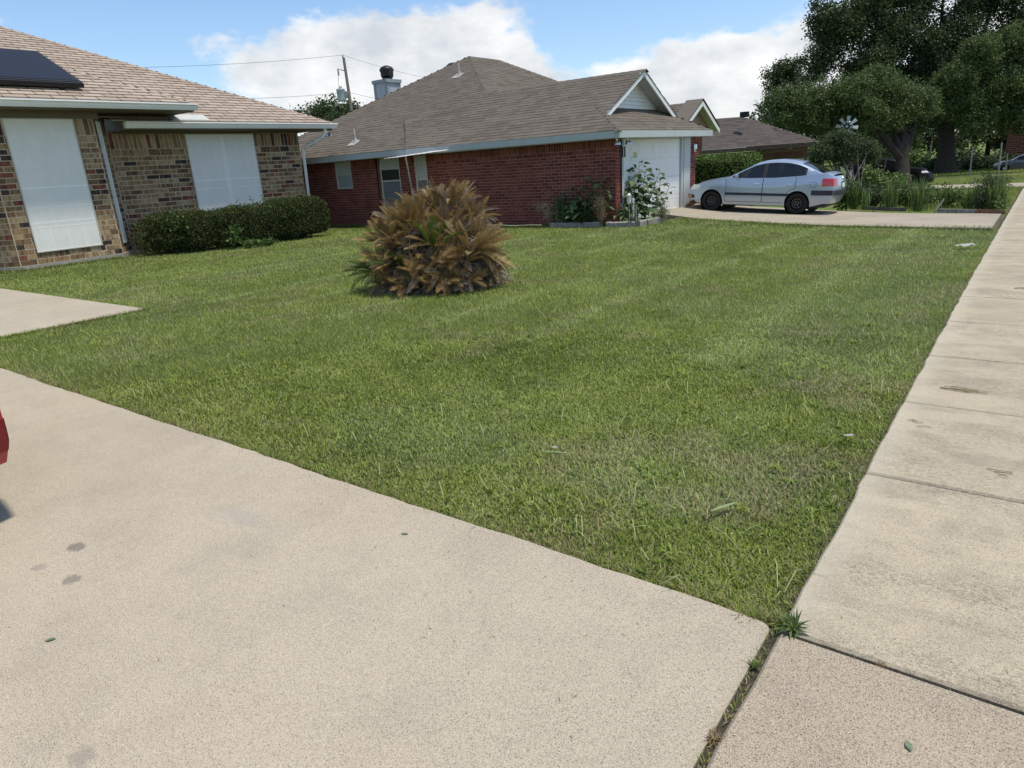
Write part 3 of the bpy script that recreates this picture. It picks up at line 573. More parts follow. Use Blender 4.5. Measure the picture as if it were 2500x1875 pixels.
def caps(a, b, side1, side2, parent, mat, step=.22, w=.17, name='ridge_cap', t=.009):
    """folded cap shingles from a (low) to b (high) along a hip or ridge; side1/side2 = directions down either face"""
    a, b = Vector(a), Vector(b); d = (b-a).normalized(); s1, s2 = Vector(side1).normalized(), Vector(side2).normalized(); upv = Vector((0, 0, 1))
    n = max(1, int((b-a).length/step)); m = MB(); L = (b-a).length/n
    def pc(p): 
        lo, hi = upv*(t*1.6), upv*(t*.5); q = p+d*L*1.15
        return [p+lo, p+s1*w+lo*.7, p+s2*w+lo*.7, q+hi, q+s1*w+hi*.7, q+s2*w+hi*.7, p+s1*w-upv*t, p+s2*w-upv*t, q+s1*w-upv*t, q+s2*w-upv*t, p-upv*t]
    fs = [(0, 1, 4, 3), (0, 3, 5, 2), (1, 6, 8, 4), (2, 5, 9, 7), (0, 10, 6, 1), (0, 2, 7, 10)]
    me = MB().add([v-a for v in pc(a)], fs).mesh(name, mat)
    for i in range(n):
        o = link(name, me, parent); o.matrix_basis = Matrix.Translation(a+d*L*i)
def gutter(name, a, b, parent, mat, out, h=.15, dpt=.17):
    """K-style gutter from a to b along its back top edge; out = outward unit"""
    a, b, out = Vector(a), Vector(b), Vector(out); z = Vector((0, 0, 1)); prof = [(0, 0), (0, -h), (dpt*.55, -h), (dpt*.72, -h*.62), (dpt*.78, -h*.30), (dpt, -h*.22), (dpt, 0), (dpt*.93, 0), (dpt*.93, -h*.12)]
    m = MB(); P = [out*x+z*y for x, y in prof]; n = len(P)
    m.add([a+p for p in P]+[b+p for p in P], [(i, (i+1) % n, n+(i+1) % n, n+i) for i in range(n-1)]+[tuple(range(7))[::-1], tuple(n+i for i in range(7))])
    return build(m, name, mat, parent)

# ------------------------------------------------------------------ tan brick house
tan = thing('tan_brick_house', 'single-storey tan brick house on the left with pinkish shingle roof and white window screens', 'house', (-18, 8, 0))
TX = -17.8; TC = .1165; TB = .335; TM = .016
wf = Wall((TX, 5.68, 0), (0, 1, 0), (1, 0, 0))                       # bay, middle face
W1 = (6.04-5.68, 7.445-5.68, .325, 3.15)
wr = Wall((TX, 7.86, 0), Vector((-.80, .62, 0)), Vector((.62, .80, 0)))   # bay, right angled face
wlft = Wall((TX-.80, 5.03, 0), Vector((.80, .65, 0)), Vector((.65, -.80, 0)))  # bay, left angled face
wb_ = Wall((-18.6, 8.48, 0), (0, 1, 0), (1, 0, 0))                  # set-back wall
W2 = (10.47-8.48, 12.56-8.48, .42, 2.87); LB = 14.13-8.48
SILL = (W1[0]-.02, W1[1]+.06, .20, .325)
RS = (.27, .52, .30, 3.12); LS = (.06, .62, .30, 3.14)
wf.rects = layout(0, 2.18, .085, 3.15, TC, TB, TM, [W1, SILL], .36, 3)
wr.rects = layout(.012, 1.0, .085, 3.15, TC, TB, TM, [RS], .36, 4)
wlft.rects = layout(.0, 1.018, .085, 3.15, TC, TB, TM, [LS], .36, 5)
wb_.rects = layout(.02, LB, .02, 2.87, TC, TB, TM, [W2], .36, 6, .1)
for i in range(13):                                                      # rowlock sill
    a = SILL[0]+i*(SILL[1]-SILL[0])/13; wf.rects.append((a+.006, a+(SILL[1]-SILL[0])/13-.006, .205, .318))
mo = MB(); wf.mortar(mo, -.02, 2.20, 0, 3.2, [W1]); wr.mortar(mo, 0, 1.03, 0, 3.2, [RS]); wlft.mortar(mo, -.3, 1.02, 0, 3.2, [LS]); wb_.mortar(mo, -.4, LB-.004, -.1, 2.95, [W2])
mo.box((-23, LB+8.48-.12, -.1), (-18.613, LB+8.48-.005, 2.95))
build(mo, 'wall', M_MORT_T, tan)
for w, (a, b, c, d) in ((wr, RS), (wlft, LS)): pass
lay_bricks([wf, wr, wlft, wb_], tan, BT_O, BT_I, 300, lambda p: p.z > .75 or p.y < 8.2)
fd = MB(); wf.box(fd, -.0, 2.18, -.15, .075, -.1, .035); wr.box(fd, 0, 1.0, -.15, .072, -.1, .03); wlft.box(fd, 0, 1.0, -.15, .073, -.1, .03); build(fd, 'foundation', plain('foundation_concrete', (.34, .32, .285), .95, sc=9, bump=.01), tan)
def screen_window(w, r4_, parent, rails, muls, frame=P_CREAM):
    a, b, c, d = r4_; f = MB(); t = .022
    for q in ((a, b, c, c+t), (a, b, d-t, d), (a, a+t, c+t, d-t), (b-t, b, c+t, d-t)): w.box(f, *q, -.05, .028)
    fr = build(f, 'window', frame, parent)
    build(w.box(MB(), a+t, b-t, c+t, d-t, -.02, .014), 'screen', M_SCREEN, fr)
    for z, hh, strong in rails: build(w.box(MB(), a+t, b-t, z, z+hh, .014, .017 if strong else .0155), 'rail', P_RAIL if strong else P_FAINT, fr)
    for u, wd, z0, z1 in muls: build(w.box(MB(), u, u+wd, z0, z1, .0142, .0152), 'mullion', P_FAINT, fr)
    return fr
screen_window(wf, W1, tan, [(1.69, .035, 1), (1.27, .03, 0), (.93, .05, 0), (.84, .02, 0)], [(W1[0]+.36, .03, .35, .84), (W1[0]+.72, .03, .35, .84), (W1[0]+1.06, .03, .35, .84)])
screen_window(wr, RS, tan, [], [], P_WHITE); screen_window(wlft, LS, tan, [(1.69, .03, 1)], [])
screen_window(wb_, W2, tan, [(1.64, .035, 1), (1.42, .03, 0)], [(W2[0]+1.0, .13, .45, 2.84)])
# roof: front hip over the bay, main slope behind it
A = Vector((-17.2, 10.12, 3.49)); sA = .463; B = Vector((-18.0, 15.11, 3.13)); sB = .483
kA = math.hypot(1, sA); kB = math.hypot(1, sB)
plA = dict(o=(-17.2, -2, 3.49), u=(0, 1, 0), s=(-1, 0, sA), poly=[(0, 0), (12.12, 0), (12.12-5.2, 5.2*kA), (0, 5.2*kA)], e=.205, w=.47, gap=.024, t=.026, jit=False)
plA2 = dict(o=(-22.4, 10.12, 3.49), u=(1, 0, 0), s=(0, -1, sA), poly=[(0, 0), (5.2, 0), (0, 5.2*kA)], e=.205, w=.47, gap=.024, t=.026, jit=False)
plB = dict(o=(-18.0, 2, 3.13), u=(0, 1, 0), s=(-1, 0, sB), poly=[(6.63, 0), (13.11, 0), (13.11-7.6, 7.6*kB), (-1, 7.6*kB), (-1, 3*kB)], e=.205, w=.47, gap=.024, t=.026, jit=False)
plB2 = dict(o=(-25.6, 15.11, 3.13), u=(1, 0, 0), s=(0, -1, sB), poly=[(0, 0), (7.6, 0), (0, 7.6*kB)], e=.205, w=.9, gap=.01, t=.008, jit=False)
shingles([plA, plB, plA2, plB2], tan, SH_TO, SH_TI, 300)
caps(A+Vector((-.05, -.05, .02)), A+Vector((-5, -5, 5*sA+.02)), (-.2, .98, -.4), (.98, -.2, -.4), tan, SH_TO, .27, .19, 'hip_cap')
caps(B+Vector((-.05, -.05, .02)), B+Vector((-7.4, -7.4, 7.4*sB+.02)), (-.2, .98, -.42), (.98, -.2, -.42), tan, SH_TO, .27, .17, 'hip_cap')
gutter('gutter', (-17.24, -2, 3.475), (-17.24, 10.14, 3.475), tan, P_GUTTER, (1, 0, 0)); gutter('gutter', (-18.04, 8.66, 3.115), (-18.04, 15.16, 3.115), tan, P_GUTTER, (1, 0, 0))
tr = MB(); tr.box((-18.7, -2, 3.31), (-17.245, 9.95, 3.345)).box((-17.27, -2, 3.345), (-17.242, 10.10, 3.475)).box((-17.85, 5.2, 3.15), (-17.782, 8.0, 3.31)).box((-22, 9.95, 3.30), (-17.25, 10.1, 3.47))
wr.box(tr, 0, 1.02, 3.15, 3.31, -.05, .02); wlft.box(tr, -.3, 1.02, 3.15, 3.31, -.05, .02)
tr.box((-18.75, 8.70, 2.94), (-18.05, 15.06, 2.97)).box((-18.07, 8.66, 2.97), (-18.042, 15.1, 3.11)).box((-18.66, 8.5, 2.87), (-18.58, 14.15, 2.94)).box((-18.72, 14.1, 2.92), (-18.07, 15.08, 2.965)).box((-22, 14.9, 2.96), (-18.05, 15.06, 3.10))
tr.add([(-18.042, 8.64, 2.93), (-19.3, 8.64, 2.87), (-19.3, 8.64, 3.36), (-18.6, 8.64, 3.34), (-18.042, 8.64, 3.13), (-18.042, 8.69, 2.93), (-19.3, 8.69, 2.87), (-19.3, 8.69, 3.36), (-18.6, 8.69, 3.34), (-18.042, 8.69, 3.13)], [(0, 1, 2, 3, 4), (9, 8, 7, 6, 5), (0, 5, 6, 1), (3, 8, 9, 4), (4, 9, 5, 0)])
build(tr, 'eave_trim', P_BROWN, tan)
build(MB().add([(-18.0, 9.92, 3.18), (-18.0, 10.95, 3.18), (-18.32, 10.95, 3.335), (-18.32, 9.92, 3.335), (-18.0, 9.92, 3.14), (-18.0, 10.95, 3.14), (-18.32, 10.95, 3.30), (-18.32, 9.92, 3.30)], [(0, 1, 2, 3), (4, 5, 1, 0), (5, 6, 2, 1), (7, 4, 0, 3)]), 'splash_guard', painted('splash_paint', (.50, .50, .46), .6), tan)
build(MB().tube([(-18.02, 14.75, 2.97), (-18.05, 14.74, 2.82), (-18.12, 14.70, 2.73), (-18.5, 14.42, 2.52), (-18.66, 14.30, 2.40), (-18.72, 14.27, .1)], .05, 8), 'downspout', P_GUTTER, tan, True)
fl = MB().tube([(-18.2, 14.95, 2.95), (-18.2, 14.95, 2.86)], .03, 8).lathe([(.015, .06), (.05, .02), (.075, -.05), (.06, -.052)], (-18.17, 14.88, 2.80)).lathe([(.015, .06), (.05, .02), (.075, -.05), (.06, -.052)], (-18.17, 15.03, 2.80)); build(fl, 'floodlight', K_CHROME, tan, True)

sol = thing('solar_panel', 'black framed solar panel mounted low on the tan shingle roof', 'solar panel', (-18.5, 7, 4))
oA = Vector((-17.2, 0, 3.49)); sv = Vector((-1, 0, sA)).normalized(); nv = Vector((sA, 0, 1)).normalized()
def onA(y, s, h): return Vector((-17.2, y, 3.49))+sv*s+nv*h
pm_ = MB().obox(onA(4.0, .62, .10), Vector((0, 3.80, 0)), sv*2.15, nv*.09); build(pm_, 'frame', M_BLACKM, sol)
build(MB().obox(onA(4.06, .70, .191), Vector((0, 3.68, 0)), sv*1.99, nv*.006), 'glass', M_SOLAR, sol)
build(MB().obox(onA(4.0, .55, .08), Vector((0, 3.80, 0)), sv*.065, nv*.10), 'skirt', M_BLACKM, sol)
for yy in (5.2, 7.3): build(MB().obox(onA(yy, .60, -.01), Vector((0, .12, 0)), sv*.10, nv*.11), 'foot', M_BLACKM, sol)

# ------------------------------------------------------------------ red brick house
red = thing('red_brick_house', 'low red brick house with grey-brown hipped roof and white garage door facing the street', 'house', (-14, 18, 0))
s_r, ze, Xe, Ye, Xg, Yg, Xp, Yp, Yp2 = .53, 2.157, -8.02, 15.05, -8.82, 18.0, -17.29, 21.14, 23.0
RC, RB, RM = .0785, .222, .0115
Yw = 15.45
ws = Wall((-20.6, Yw, -.05), (1, 0, 0), (0, -1, 0)); US = 20.6-8.32
h1 = (-18.65+20.6, -17.88+20.6, 1.13+.05, 2.02); h2 = (-16.55+20.6, -15.68+20.6, .55, 2.05); h3 = (-15.03+20.6, -14.55+20.6, 1.02, 2.05)
ws.rects = [q for q in layout(0, US, 0, 2.06, RC, RB, RM, [h1, h2, h3], .235, 8)]
si = []
for i in range(10): a = h1[0]-.03+i*.084; si.append((a+.004, a+.078, h1[2]-.085, h1[2]-.008))
ws.rects = [q for q in ws.rects if not (q[0] > h1[0]-.12 and q[1] < h1[1]+.15 and h1[2]-.1 < (q[2]+q[3])/2 < h1[2])]+si
wg = Wall((-8.32, Yw, -.05), (0, 1, 0), (1, 0, 0)); hd = (.30, 4.55, -1, 2.2)
wg.rects = layout(.076, 4.98, 0.06, 2.08, RC, RB, RM, [hd], 0, 9)
wgb = Wall((-8.72, 20.43, -.05), (0, 1, 0), (1, 0, 0))
mr_ = MB(); ws.mortar(mr_, 0, US-.015, -.15, 2.12, [h1, h2, h3]); build(mr_, 'wall', M_MORT_R, red); mr_ = MB(); wg.mortar(mr_, 4.55, 4.98, -.15, 2.12, []); build(mr_, 'wall', M_MORT_R, red); mr_ = MB(); wg.mortar(mr_, .03, .30, -.15, 2.12, []); build(mr_, 'wall', M_MORT_R, red)
build(MB().box((-12, 20.42, -.2), (-8.46, 20.44, 2.1)), 'side_wall', M_MORT_R, red); build(MB().box((-20.6, Yw+.2, -.2), (-20.4, 24, 2.1)), 'side_wall', M_MORT_R, red)
pier = Wall((-17.02, Yw-.10, -.05), (1, 0, 0), (0, -1, 0)); pier.rects = layout(0, .42, 0, 2.06, RC, RB, RM, [], .235, 12)
pm2 = MB(); pier.mortar(pm2, 0, .42, -.15, 2.1, [], .11); build(pm2, 'pilaster', M_MORT_R, red)
lay_bricks([ws, wg, pier], red, BR_O, BR_I, 300, lambda p: p.x > -14.5)
def sash(w, h, parent, zm, top, bot, blind=None):
    a, b, c, d = h; t = .045; f = MB()
    for q in ((a, b, c, c+t), (a, a+t, c+t, d), (b-t, b, c+t, d), (a+t, b-t, zm, zm+t)): w.box(f, *q, -.05, -.012)
    fr = build(f, 'window', P_CREAM, parent); build(w.box(MB(), a+t, b-t, c+t, zm, -.07, -.04), 'pane', bot, fr); build(w.box(MB(), a+t, b-t, zm+t, d, -.07, -.035), 'pane', top, fr)
    if blind: build(w.box(MB(), a+t, b-t, blind, d, -.034, -.028), 'blind', G_BLIND, fr)
sash(ws, h1, red, 1.60, G_BLIND, plain('hazy_pane', (.30, .33, .34), .4)); sash(ws, h2, red, 1.33, G_WIN, G_GREYW, 1.68); sash(ws, h3, red, 1.32, G_BLIND, G_GREYW)
# garage door, four rows of raised panels
gd = build(wg.box(MB(), .42, 3.97, -.02, 2.03, -.10, -.075), 'garage_door', P_DOOR, red)
for i in range(4):
    z0 = .02+i*.5; build(wg.box(MB(), .44, 3.95, z0, z0+.485, -.074, -.060), 'door_section', P_DOOR, gd)
    for j in range(4):
        y0 = .52+j*.86; m = MB()
        for q in ((y0, y0+.74, z0+.09, z0+.102), (y0, y0+.74, z0+.385, z0+.397), (y0, y0+.012, z0+.102, z0+.385), (y0+.728, y0+.74, z0+.102, z0+.385)): wg.box(m, *q, -.060, -.0555)
        build(m, 'panel_moulding', P_DOOR, gd)
gt_ = MB(); wg.box(gt_, .30, .42, -.05, 2.06, -.08, .015); wg.box(gt_, 3.97, 4.10, -.05, 2.03, -.09, .0); wg.box(gt_, 4.10, 4.55, -.05, 2.06, -.08, .02); wg.box(gt_, .42, 4.10, 2.03, 2.10, -.08, .012); build(gt_, 'door_casing', P_BLUE, red)
wbx = MB(); wg.box(wbx, 4.55, 5.0, -.15, .07, -.1, .03); build(wbx, 'foundation', plain('grey_footing', (.36, .34, .31), .9, sc=9), red)
# roof planes
k = math.hypot(1, s_r); zr = lambda y: ze+s_r*(y-Ye)
def pz(x, y): return (x+20.9, (y-Ye)*k)
XL = -23.4
P1 = [(XL, Ye), (Xe, Ye), (-8.77, 15.80), (-8.755, Yg), (-14.16, Yg), (Xp, Yp), (Xp-(Yp-Ye), Ye)]
G = dict(e=.165, w=.33, gap=.005, t=.009, jit=True)
rp = [dict(o=(0, Ye, ze), u=(1, 0, 0), s=(0, 1, s_r), poly=[(x, (y-Ye)*k) for x, y in P1[:6]]+[(Xp-(Yp-Ye), 0)], **G)]
rp.append(dict(o=(Xe, 0, ze), u=(0, 1, 0), s=(-1, 0, s_r), poly=[(Ye, 0), (2*Yg-Ye, 0), (2*Yg-Ye-1.3, 1.3*k), (Ye+1.3, 1.3*k)], **G))           # skirt over the garage door
Gb = dict(G, e=.2, w=.5)
rp.append(dict(o=(0, 2*Yg-Ye, ze), u=(1, 0, 0), s=(0, -1, s_r), poly=[(-16, 0), (Xe, 0), (-8.77, .75*k), (-8.77, (Yg-Ye)*k), (-16, (Yg-Ye)*k)], **Gb))
rp.append(dict(o=(Xp, 0, zr(Yp)), u=(0, 1, 0), s=(-1, 0, s_r), poly=[(Yp, 0), (Yp2, 0), (Yp2+6, -6*k), (Yg, -(Yp-Yg)*k)], **G))              # street slope of the high roof
rp.append(dict(o=(Xp, 0, zr(Yp)), u=(0, 1, 0), s=(1, 0, s_r), poly=[(Yp, 0), (Yp2, 0), (Yp2+6, -6*k), (Ye, -(Yp-Ye)*k)], **Gb))
shingles(rp, red, SH_RO, SH_RI, 300)
dn = lambda x, y: Vector((x, y, -.53))
caps((-14.16, 18.0, zr(Yg)), (Xp, Yp, zr(Yp)), dn(0, -1), dn(1, 0), red, SH_RO, .24, .16); caps((-14.16, Yg, zr(Yg)), (-8.75, Yg, zr(Yg)), dn(0, -1), dn(0, 1), red, SH_RO, .24, .14)
caps((Xe, Ye, ze), (-8.86, 15.89, zr(15.89)), dn(0, -1), dn(1, 0), red, SH_RO, .2, .13); caps((Xp-6, Yp-6, zr(Yp)-6*s_r), (Xp, Yp, zr(Yp)), dn(0, -1), dn(-1, 0), red, SH_RO, .24, .14); caps((Xp, Yp, zr(Yp)), (Xp, Yp2, zr(Yp)), dn(1, 0), dn(-1, 0), red, SH_RO, .24, .14)
# bump-out over the breakfast corner
T1 = Vector((-16.4, 16.63, zr(16.63)+.02)); T2 = Vector((-15.64, 16.68, zr(16.68)+.02)); bA = Vector((-18.0, 15.0, ze+.0)); bB = Vector((-14.60, 14.72, ze+.0)); bC = Vector((-13.70, 15.06, ze+.01))
def face_plane(a, b, *more):
    u = (b-a).normalized(); q = more[0]-a; s = (q-u*q.dot(u)).normalized(); return dict(o=a, u=u, s=s, poly=[((p-a).dot(u), (p-a).dot(s)) for p in (a, b, *more)], **G)
shingles([face_plane(bA, bB, T1), face_plane(bB, bC, T2, T1)], red, SH_RO, SH_RI, 0)
for a, b in ((bB, T1), (bC, T2)): caps(a, b, dn(-.3, -1), dn(1, -.2), red, SH_RO, .22, .07)
# fascia and soffit
def board(mb, a, b, h, t, out):
    a, b, out = Vector(a), Vector(b), Vector(out); mb.obox(a-Vector((0, 0, h)), b-a, out*t, Vector((0, 0, h)))
for a, b, h, t, o_ in (((-23.2, Ye+.02, ze-.005), (-18.0, Ye+.02, ze-.005), .17, .025, (0, -1, 0)), (bA+Vector((0, .02, -.005)), bB+Vector((0, .02, -.005)), .16, .025, (0, -1, 0)), (bC+Vector((-.1, .0, -.005)), (Xe, Ye+.02, ze-.005), .155, .025, (0, -1, 0)), ((Xe-.02, Ye, ze-.005), (Xe-.02, 2*Yg-Ye, ze-.005), .16, .03, (1, 0, 0)), (bB+Vector((0, 0, -.004)), bC+Vector((0, 0, -.004)), .15, .03, (.5, -.86, 0))):
    fa = MB(); board(fa, a, b, h, t, o_); build(fa, 'fascia', P_BLUE, red)
sf = MB().box((-23, Ye+.03, ze-.175), (Xe-.03, Yw+.05, ze-.15)).box((-8.5, Yw+.05, ze-.17), (Xe-.03, 2*Yg-Ye-.02, ze-.145)).add([bA-Vector((0, 0, .15)), bB-Vector((0, 0, .15)), bC-Vector((0, 0, .15))], [(0, 1, 2)]); build(sf, 'soffit', P_BLUE, red)
# gable over the garage
gz, gb, gh = zr(15.95), 15.95, 2.05
def gable(parent, X, y0, y1, ym, z0, z1, back, siding=True):
    boards = 0; n = 11 if siding else 0; c = MB().add([(X-back, y0, z0), (X-back, y1, z0), (X-back, ym, z1), (X-back-.04, y0, z0), (X-back-.04, y1, z0), (X-back-.04, ym, z1)], [(0, 1, 2), (5, 4, 3)])
    build(c, 'gable_wall', P_WHITE if siding else M_MORT_R, parent)
    for i in range(n):
        a = z0+(z1-z0)*i/n; b = z0+(z1-z0)*(i+1)/n-.006; f = lambda z: (z-z0)/(z1-z0); h0 = (ym-y0)*f(a)*1.0; h1_ = (ym-y0)*f(b)
        m = MB().add([(X-back+.022, y0+h0+.02, a), (X-back+.022, y1-h0-.02, a), (X-back+.006, y1-h1_-.02, b), (X-back+.006, y0+h1_+.02, b), (X-back, y0+h0+.02, a), (X-back, y1-h0-.02, a)], [(0, 1, 2, 3), (4, 5, 1, 0)]); build(m, 'siding_board', P_WHITE, parent)
    for s0 in (-1, 1):
        ye = y0-.12 if s0 < 0 else y1+.12; ze_ = z0-.02-.12*s_r
        d = Vector((0, ym-ye, z1-ze_-.0)); build(MB().obox((X-.035, ye, ze_-.09), d, (.04, 0, 0), (0, 0, .155)), 'rake_board', P_WHITE, parent)
        build(MB().obox((X-back, ye, ze_-.01), d, (back-.04, 0, 0), (0, 0, .03)), 'rake_soffit', P_BLUE, parent)
        if not siding: build(MB().obox((X-back-.3, ye, ze_+.135), d, (back+.325, 0, 0), (0, 0, .02)), 'rake_roofing', SH_RI, parent)
gable(red, -8.79, 15.98, 20.02, Yg, 2.60, 3.66, .42)
# smaller entry gable beyond the garage
gable(red, -10.42, 24.55, 27.85, 26.2, 2.40, 3.28, .35, False)
we = Wall((-10.8, 25.42, -.1), (0, 1, 0), (1, 0, 0)); ha = (.06, .68, 1.0, 1.95); we.rects = layout(0, 1.75, 0, 3.1, .085, .25, .012, [ha], 0, 33); we.rects = [q for q in we.rects if q[3] < 2.35+.88*(1-abs((q[0]+q[1])/2-.78)/1.65)]
m_ = MB(); we.mortar(m_, 0, 1.75, -.2, 2.4, [ha]); build(m_, 'entry_wall', M_MORT_R, red); rest_ = MB()
for q in we.rects: we.box(rest_, *q, -.07, 0)
build(rest_, 'entry_brickwork', BR_I, red, kind='stuff')
aw = MB(); we.box(aw, ha[0], ha[1], ha[2], ha[3], -.1, -.07); build(aw, 'window', G_BLIND, red)
shingles([dict(o=(0, 24.45, 2.42), u=(1, 0, 0), s=(0, 1, s_r), poly=[(-13.5, -.8), (-10.45, -.1), (-10.45, 1.75*k), (-13.5, 1.75*k)], **G)], red, SH_RO, SH_RI, 0)
build(MB().box((-13.5, 27.2, -.2), (-10.95, 27.25, 2.3)), 'side_wall', M_MORT_R, red)
# chimney, vents, turbine
ch = MB().box((-20.90, 19.72, 2.5), (-20.20, 20.42, 4.84)); chim = build(ch, 'chimney', P_CHIM, red)
cd = MB()
for x in (-20.90, -20.28):
    for y in (19.72, 20.34): cd.box((x-.015, y-.015, 2.5), (x+.095, y+.095, 4.82))
cd.box((-20.95, 19.67, 4.78), (-20.15, 20.47, 4.90)); build(cd, 'corner_trim', painted('chimney_trim', (.30, .34, .36)), chim)
cap = MB().tube([(-20.52, 20.1, 4.88), (-20.52, 20.1, 5.0)], .20, 12).lathe([(.10, -.02), (.20, .0), (.24, .04), (.25, .22), (.28, .24), (.27, .30), (.21, .38), (.08, .43), (.02, .44)], (-20.52, 20.1, 4.98), n=9).obox((-20.42, 19.78, 5.02), (.26, .08, 0), (-.08, .2, 0), (.04, -.02, .24)); build(cap, 'chimney_cap', M_BLACKM, chim, True)
tb = MB().lathe([(.20, 0), (.20, .12), (.30, .16), (.36, .26), (.34, .38), (.22, .47), (.02, .50)], (-19.0, 22.3, 4.98), n=18); build(tb, 'turbine_vent', M_BLACKM, red, True)
for x, y in ((-16.5, 19.6), (-17.82, 15.75)):
    z = zr(y); build(MB().tube([(x, y, z), (x-.05, y+.02, z+.42)], .03, 8).lathe([(.10, -.05), (.055, .05), (.03, .12)], (x, y, z+.02), n=10).obox((x-.22, y-.2, z-.095), (.34, 0, 0), Vector((0, .3, .3*s_r)), (0, -.008, .016)), 'plumbing_vent', M_LEAD, red)
build(MB().obox((-13.95, 20.2, 3.76), (.25, 0, -.13), (0, .3, 0), (.06, 0, .1)), 'roof_vent', M_BLACKM, red)
for y in (15.32, 15.86):
    fx = MB().tube([(-8.2, y, 1.98), (-8.2, y, 1.92)], .02, 6)
    for dy in (-.05, .06): fx.lathe([(.012, .05), (.04, .02), (.055, -.05), (.045, -.052)], (-8.18, y+dy, 1.89), n=10)
    build(fx, 'floodlight', K_CHROME, red, True)
build(MB().tube([(-8.30, 15.72, 0), (-8.29, 15.72, 1.95)], .018, 6).box((-8.31, 15.78, 1.55), (-8.28, 15.80, 1.80)).box((-8.31, 15.90, 1.55), (-8.28, 15.92, 1.80)), 'conduit', K_TRIM, red)
build(MB().lathe([(.02, .12), (.06, .10), (.07, -.02), (.03, -.12)], (-8.27, 20.25, 1.68), n=8), 'wall_lantern', K_CHROME, red)
# shade sheet on a leaning pole beside the wall
aw_ = thing('awning_sheet', 'small bright corrugated sheet propped on a thin pole beside the red brick wall', 'awning', (-14.3, 15.1, 0))
m = MB(); vs = []; nx = 34
for i in range(nx+1):
    x = -15.0+1.75*i/nx; zz = .008*math.sin(i*1.9)+.08*(i/nx-.2); vs += [(x, 14.20, 1.95+zz), (x, 15.03, 1.985+zz)]
m.add(vs, [(2*i, 2*i+2, 2*i+3, 2*i+1) for i in range(nx)]); AW = Mat('plastic_sheet', .4, 0, .4); AW.color((.80, .80, .78)); AW.backlit((.85, .85, .82), .6); build(m, 'sheet', AW.m, aw_); build(MB().tube([(-14.16, 14.50, -.05), (-14.40, 14.48, 1.96)], .022, 8), 'pole', W_GREY, aw_)

# ------------------------------------------------------------------ brown house farther on, brick house across
br = thing('brown_brick_house', 'brown brick house with dark grey hipped roof beyond the silver car', 'house', (-12, 38, -.6))
a = Vector((-13.82, 35.78, 1.66)); b = Vector((-9.24, 39.32, 1.68)); u_ = (b-a).normalized(); o_ = a-u_*4; nn = Vector((u_.y, -u_.x, 0)); inn = -nn
su = (inn*1+Vector((0, 0, .50))).normalized(); L = (b-o_).length; sl = 3.55
shingles([dict(o=o_, u=u_, s=su, poly=[(0, 0), (L, 0), (L-sl*.86, sl), (0, sl)], **Gb), dict(o=b, u=inn, s=(-u_+Vector((0, 0, .5))).normalized(), poly=[(0, 0), (7, 0), (3.4, sl)], **Gb)], br, SH_RO, SH_BI, 0)
wbr = Wall(o_+inn*.5+Vector((0, 0, -3.0)), u_, nn); wbr.rects = layout(0, L-.5, .3, 2.62, .09, .27, .013, [(L-1.6, L-.6, .3, 2.2)], .25, 40)
m = MB(); wbr.mortar(m, 0, L-.5, 0, 2.75, []); build(m, 'wall', plain('brown_mortar', (.20, .15, .12), .95), br); rest_ = MB()
for q in wbr.rects: wbr.box(rest_, *q, -.07, 0)
build(rest_, 'brickwork', BB_I, br, kind='stuff')
build(wbr.box(MB(), L-1.55, L-.65, .2, 2.25, -.05, .02), 'door', painted('tan_door', (.42, .38, .30)), br)
m = MB(); m.obox(o_+Vector((0, 0, -.2)), u_*L, nn*.03, Vector((0, 0, .18))); m.obox(o_+Vector((0, 0, -.22))+inn*.02, u_*L, inn*.55, Vector((0, 0, .03))); build(m, 'fascia', P_DKBROWN, br)
build(MB().tube([b-u_*3.25+nn*.06+Vector((0, 0, -.1)), b-u_*3.25+nn*.06+Vector((0, 0, -.30)), b-u_*3.25+inn*.42+Vector((0, 0, -.75)), b-u_*3.25+inn*.42+Vector((0, 0, -2.6))], .06, 8), 'downspout', P_DKBROWN, br, True)
build(MB().box((-13.1, 38.0, 3.15), (-12.7, 38.3, 3.42)), 'roof_vent', M_BLACKM, br)
fh = thing('far_brick_house', 'red brick corner of a house at the far right edge behind the trees', 'house', (-2, 74, -.9))
wfh = Wall((-2.6, 70, -.9), (1, 0, 0), (0, -1, 0)); wfh.rects = layout(0, 2.2, 0, 3.0, .16, .5, .03, [], 0, 44); m = MB(); wfh.mortar(m, 0, 2.2, 0, 3.0, []); build(m, 'wall', M_MORT_R, fh); rest_ = MB()
for q in wfh.rects: wfh.box(rest_, *q, -.07, 0)
build(rest_, 'brickwork', BR_I, fh, kind='stuff'); build(MB().box((-.5, 69.4, -.9), (6, 76, 2.6)), 'porch', painted('grey_siding', (.22, .23, .26)), fh); build(MB().add([(-3.2, 69, 2.4), (7, 69, 2.4), (7, 80, 5), (-3.2, 80, 5)], [(0, 1, 2, 3)]), 'roof', SH_BI, fh)

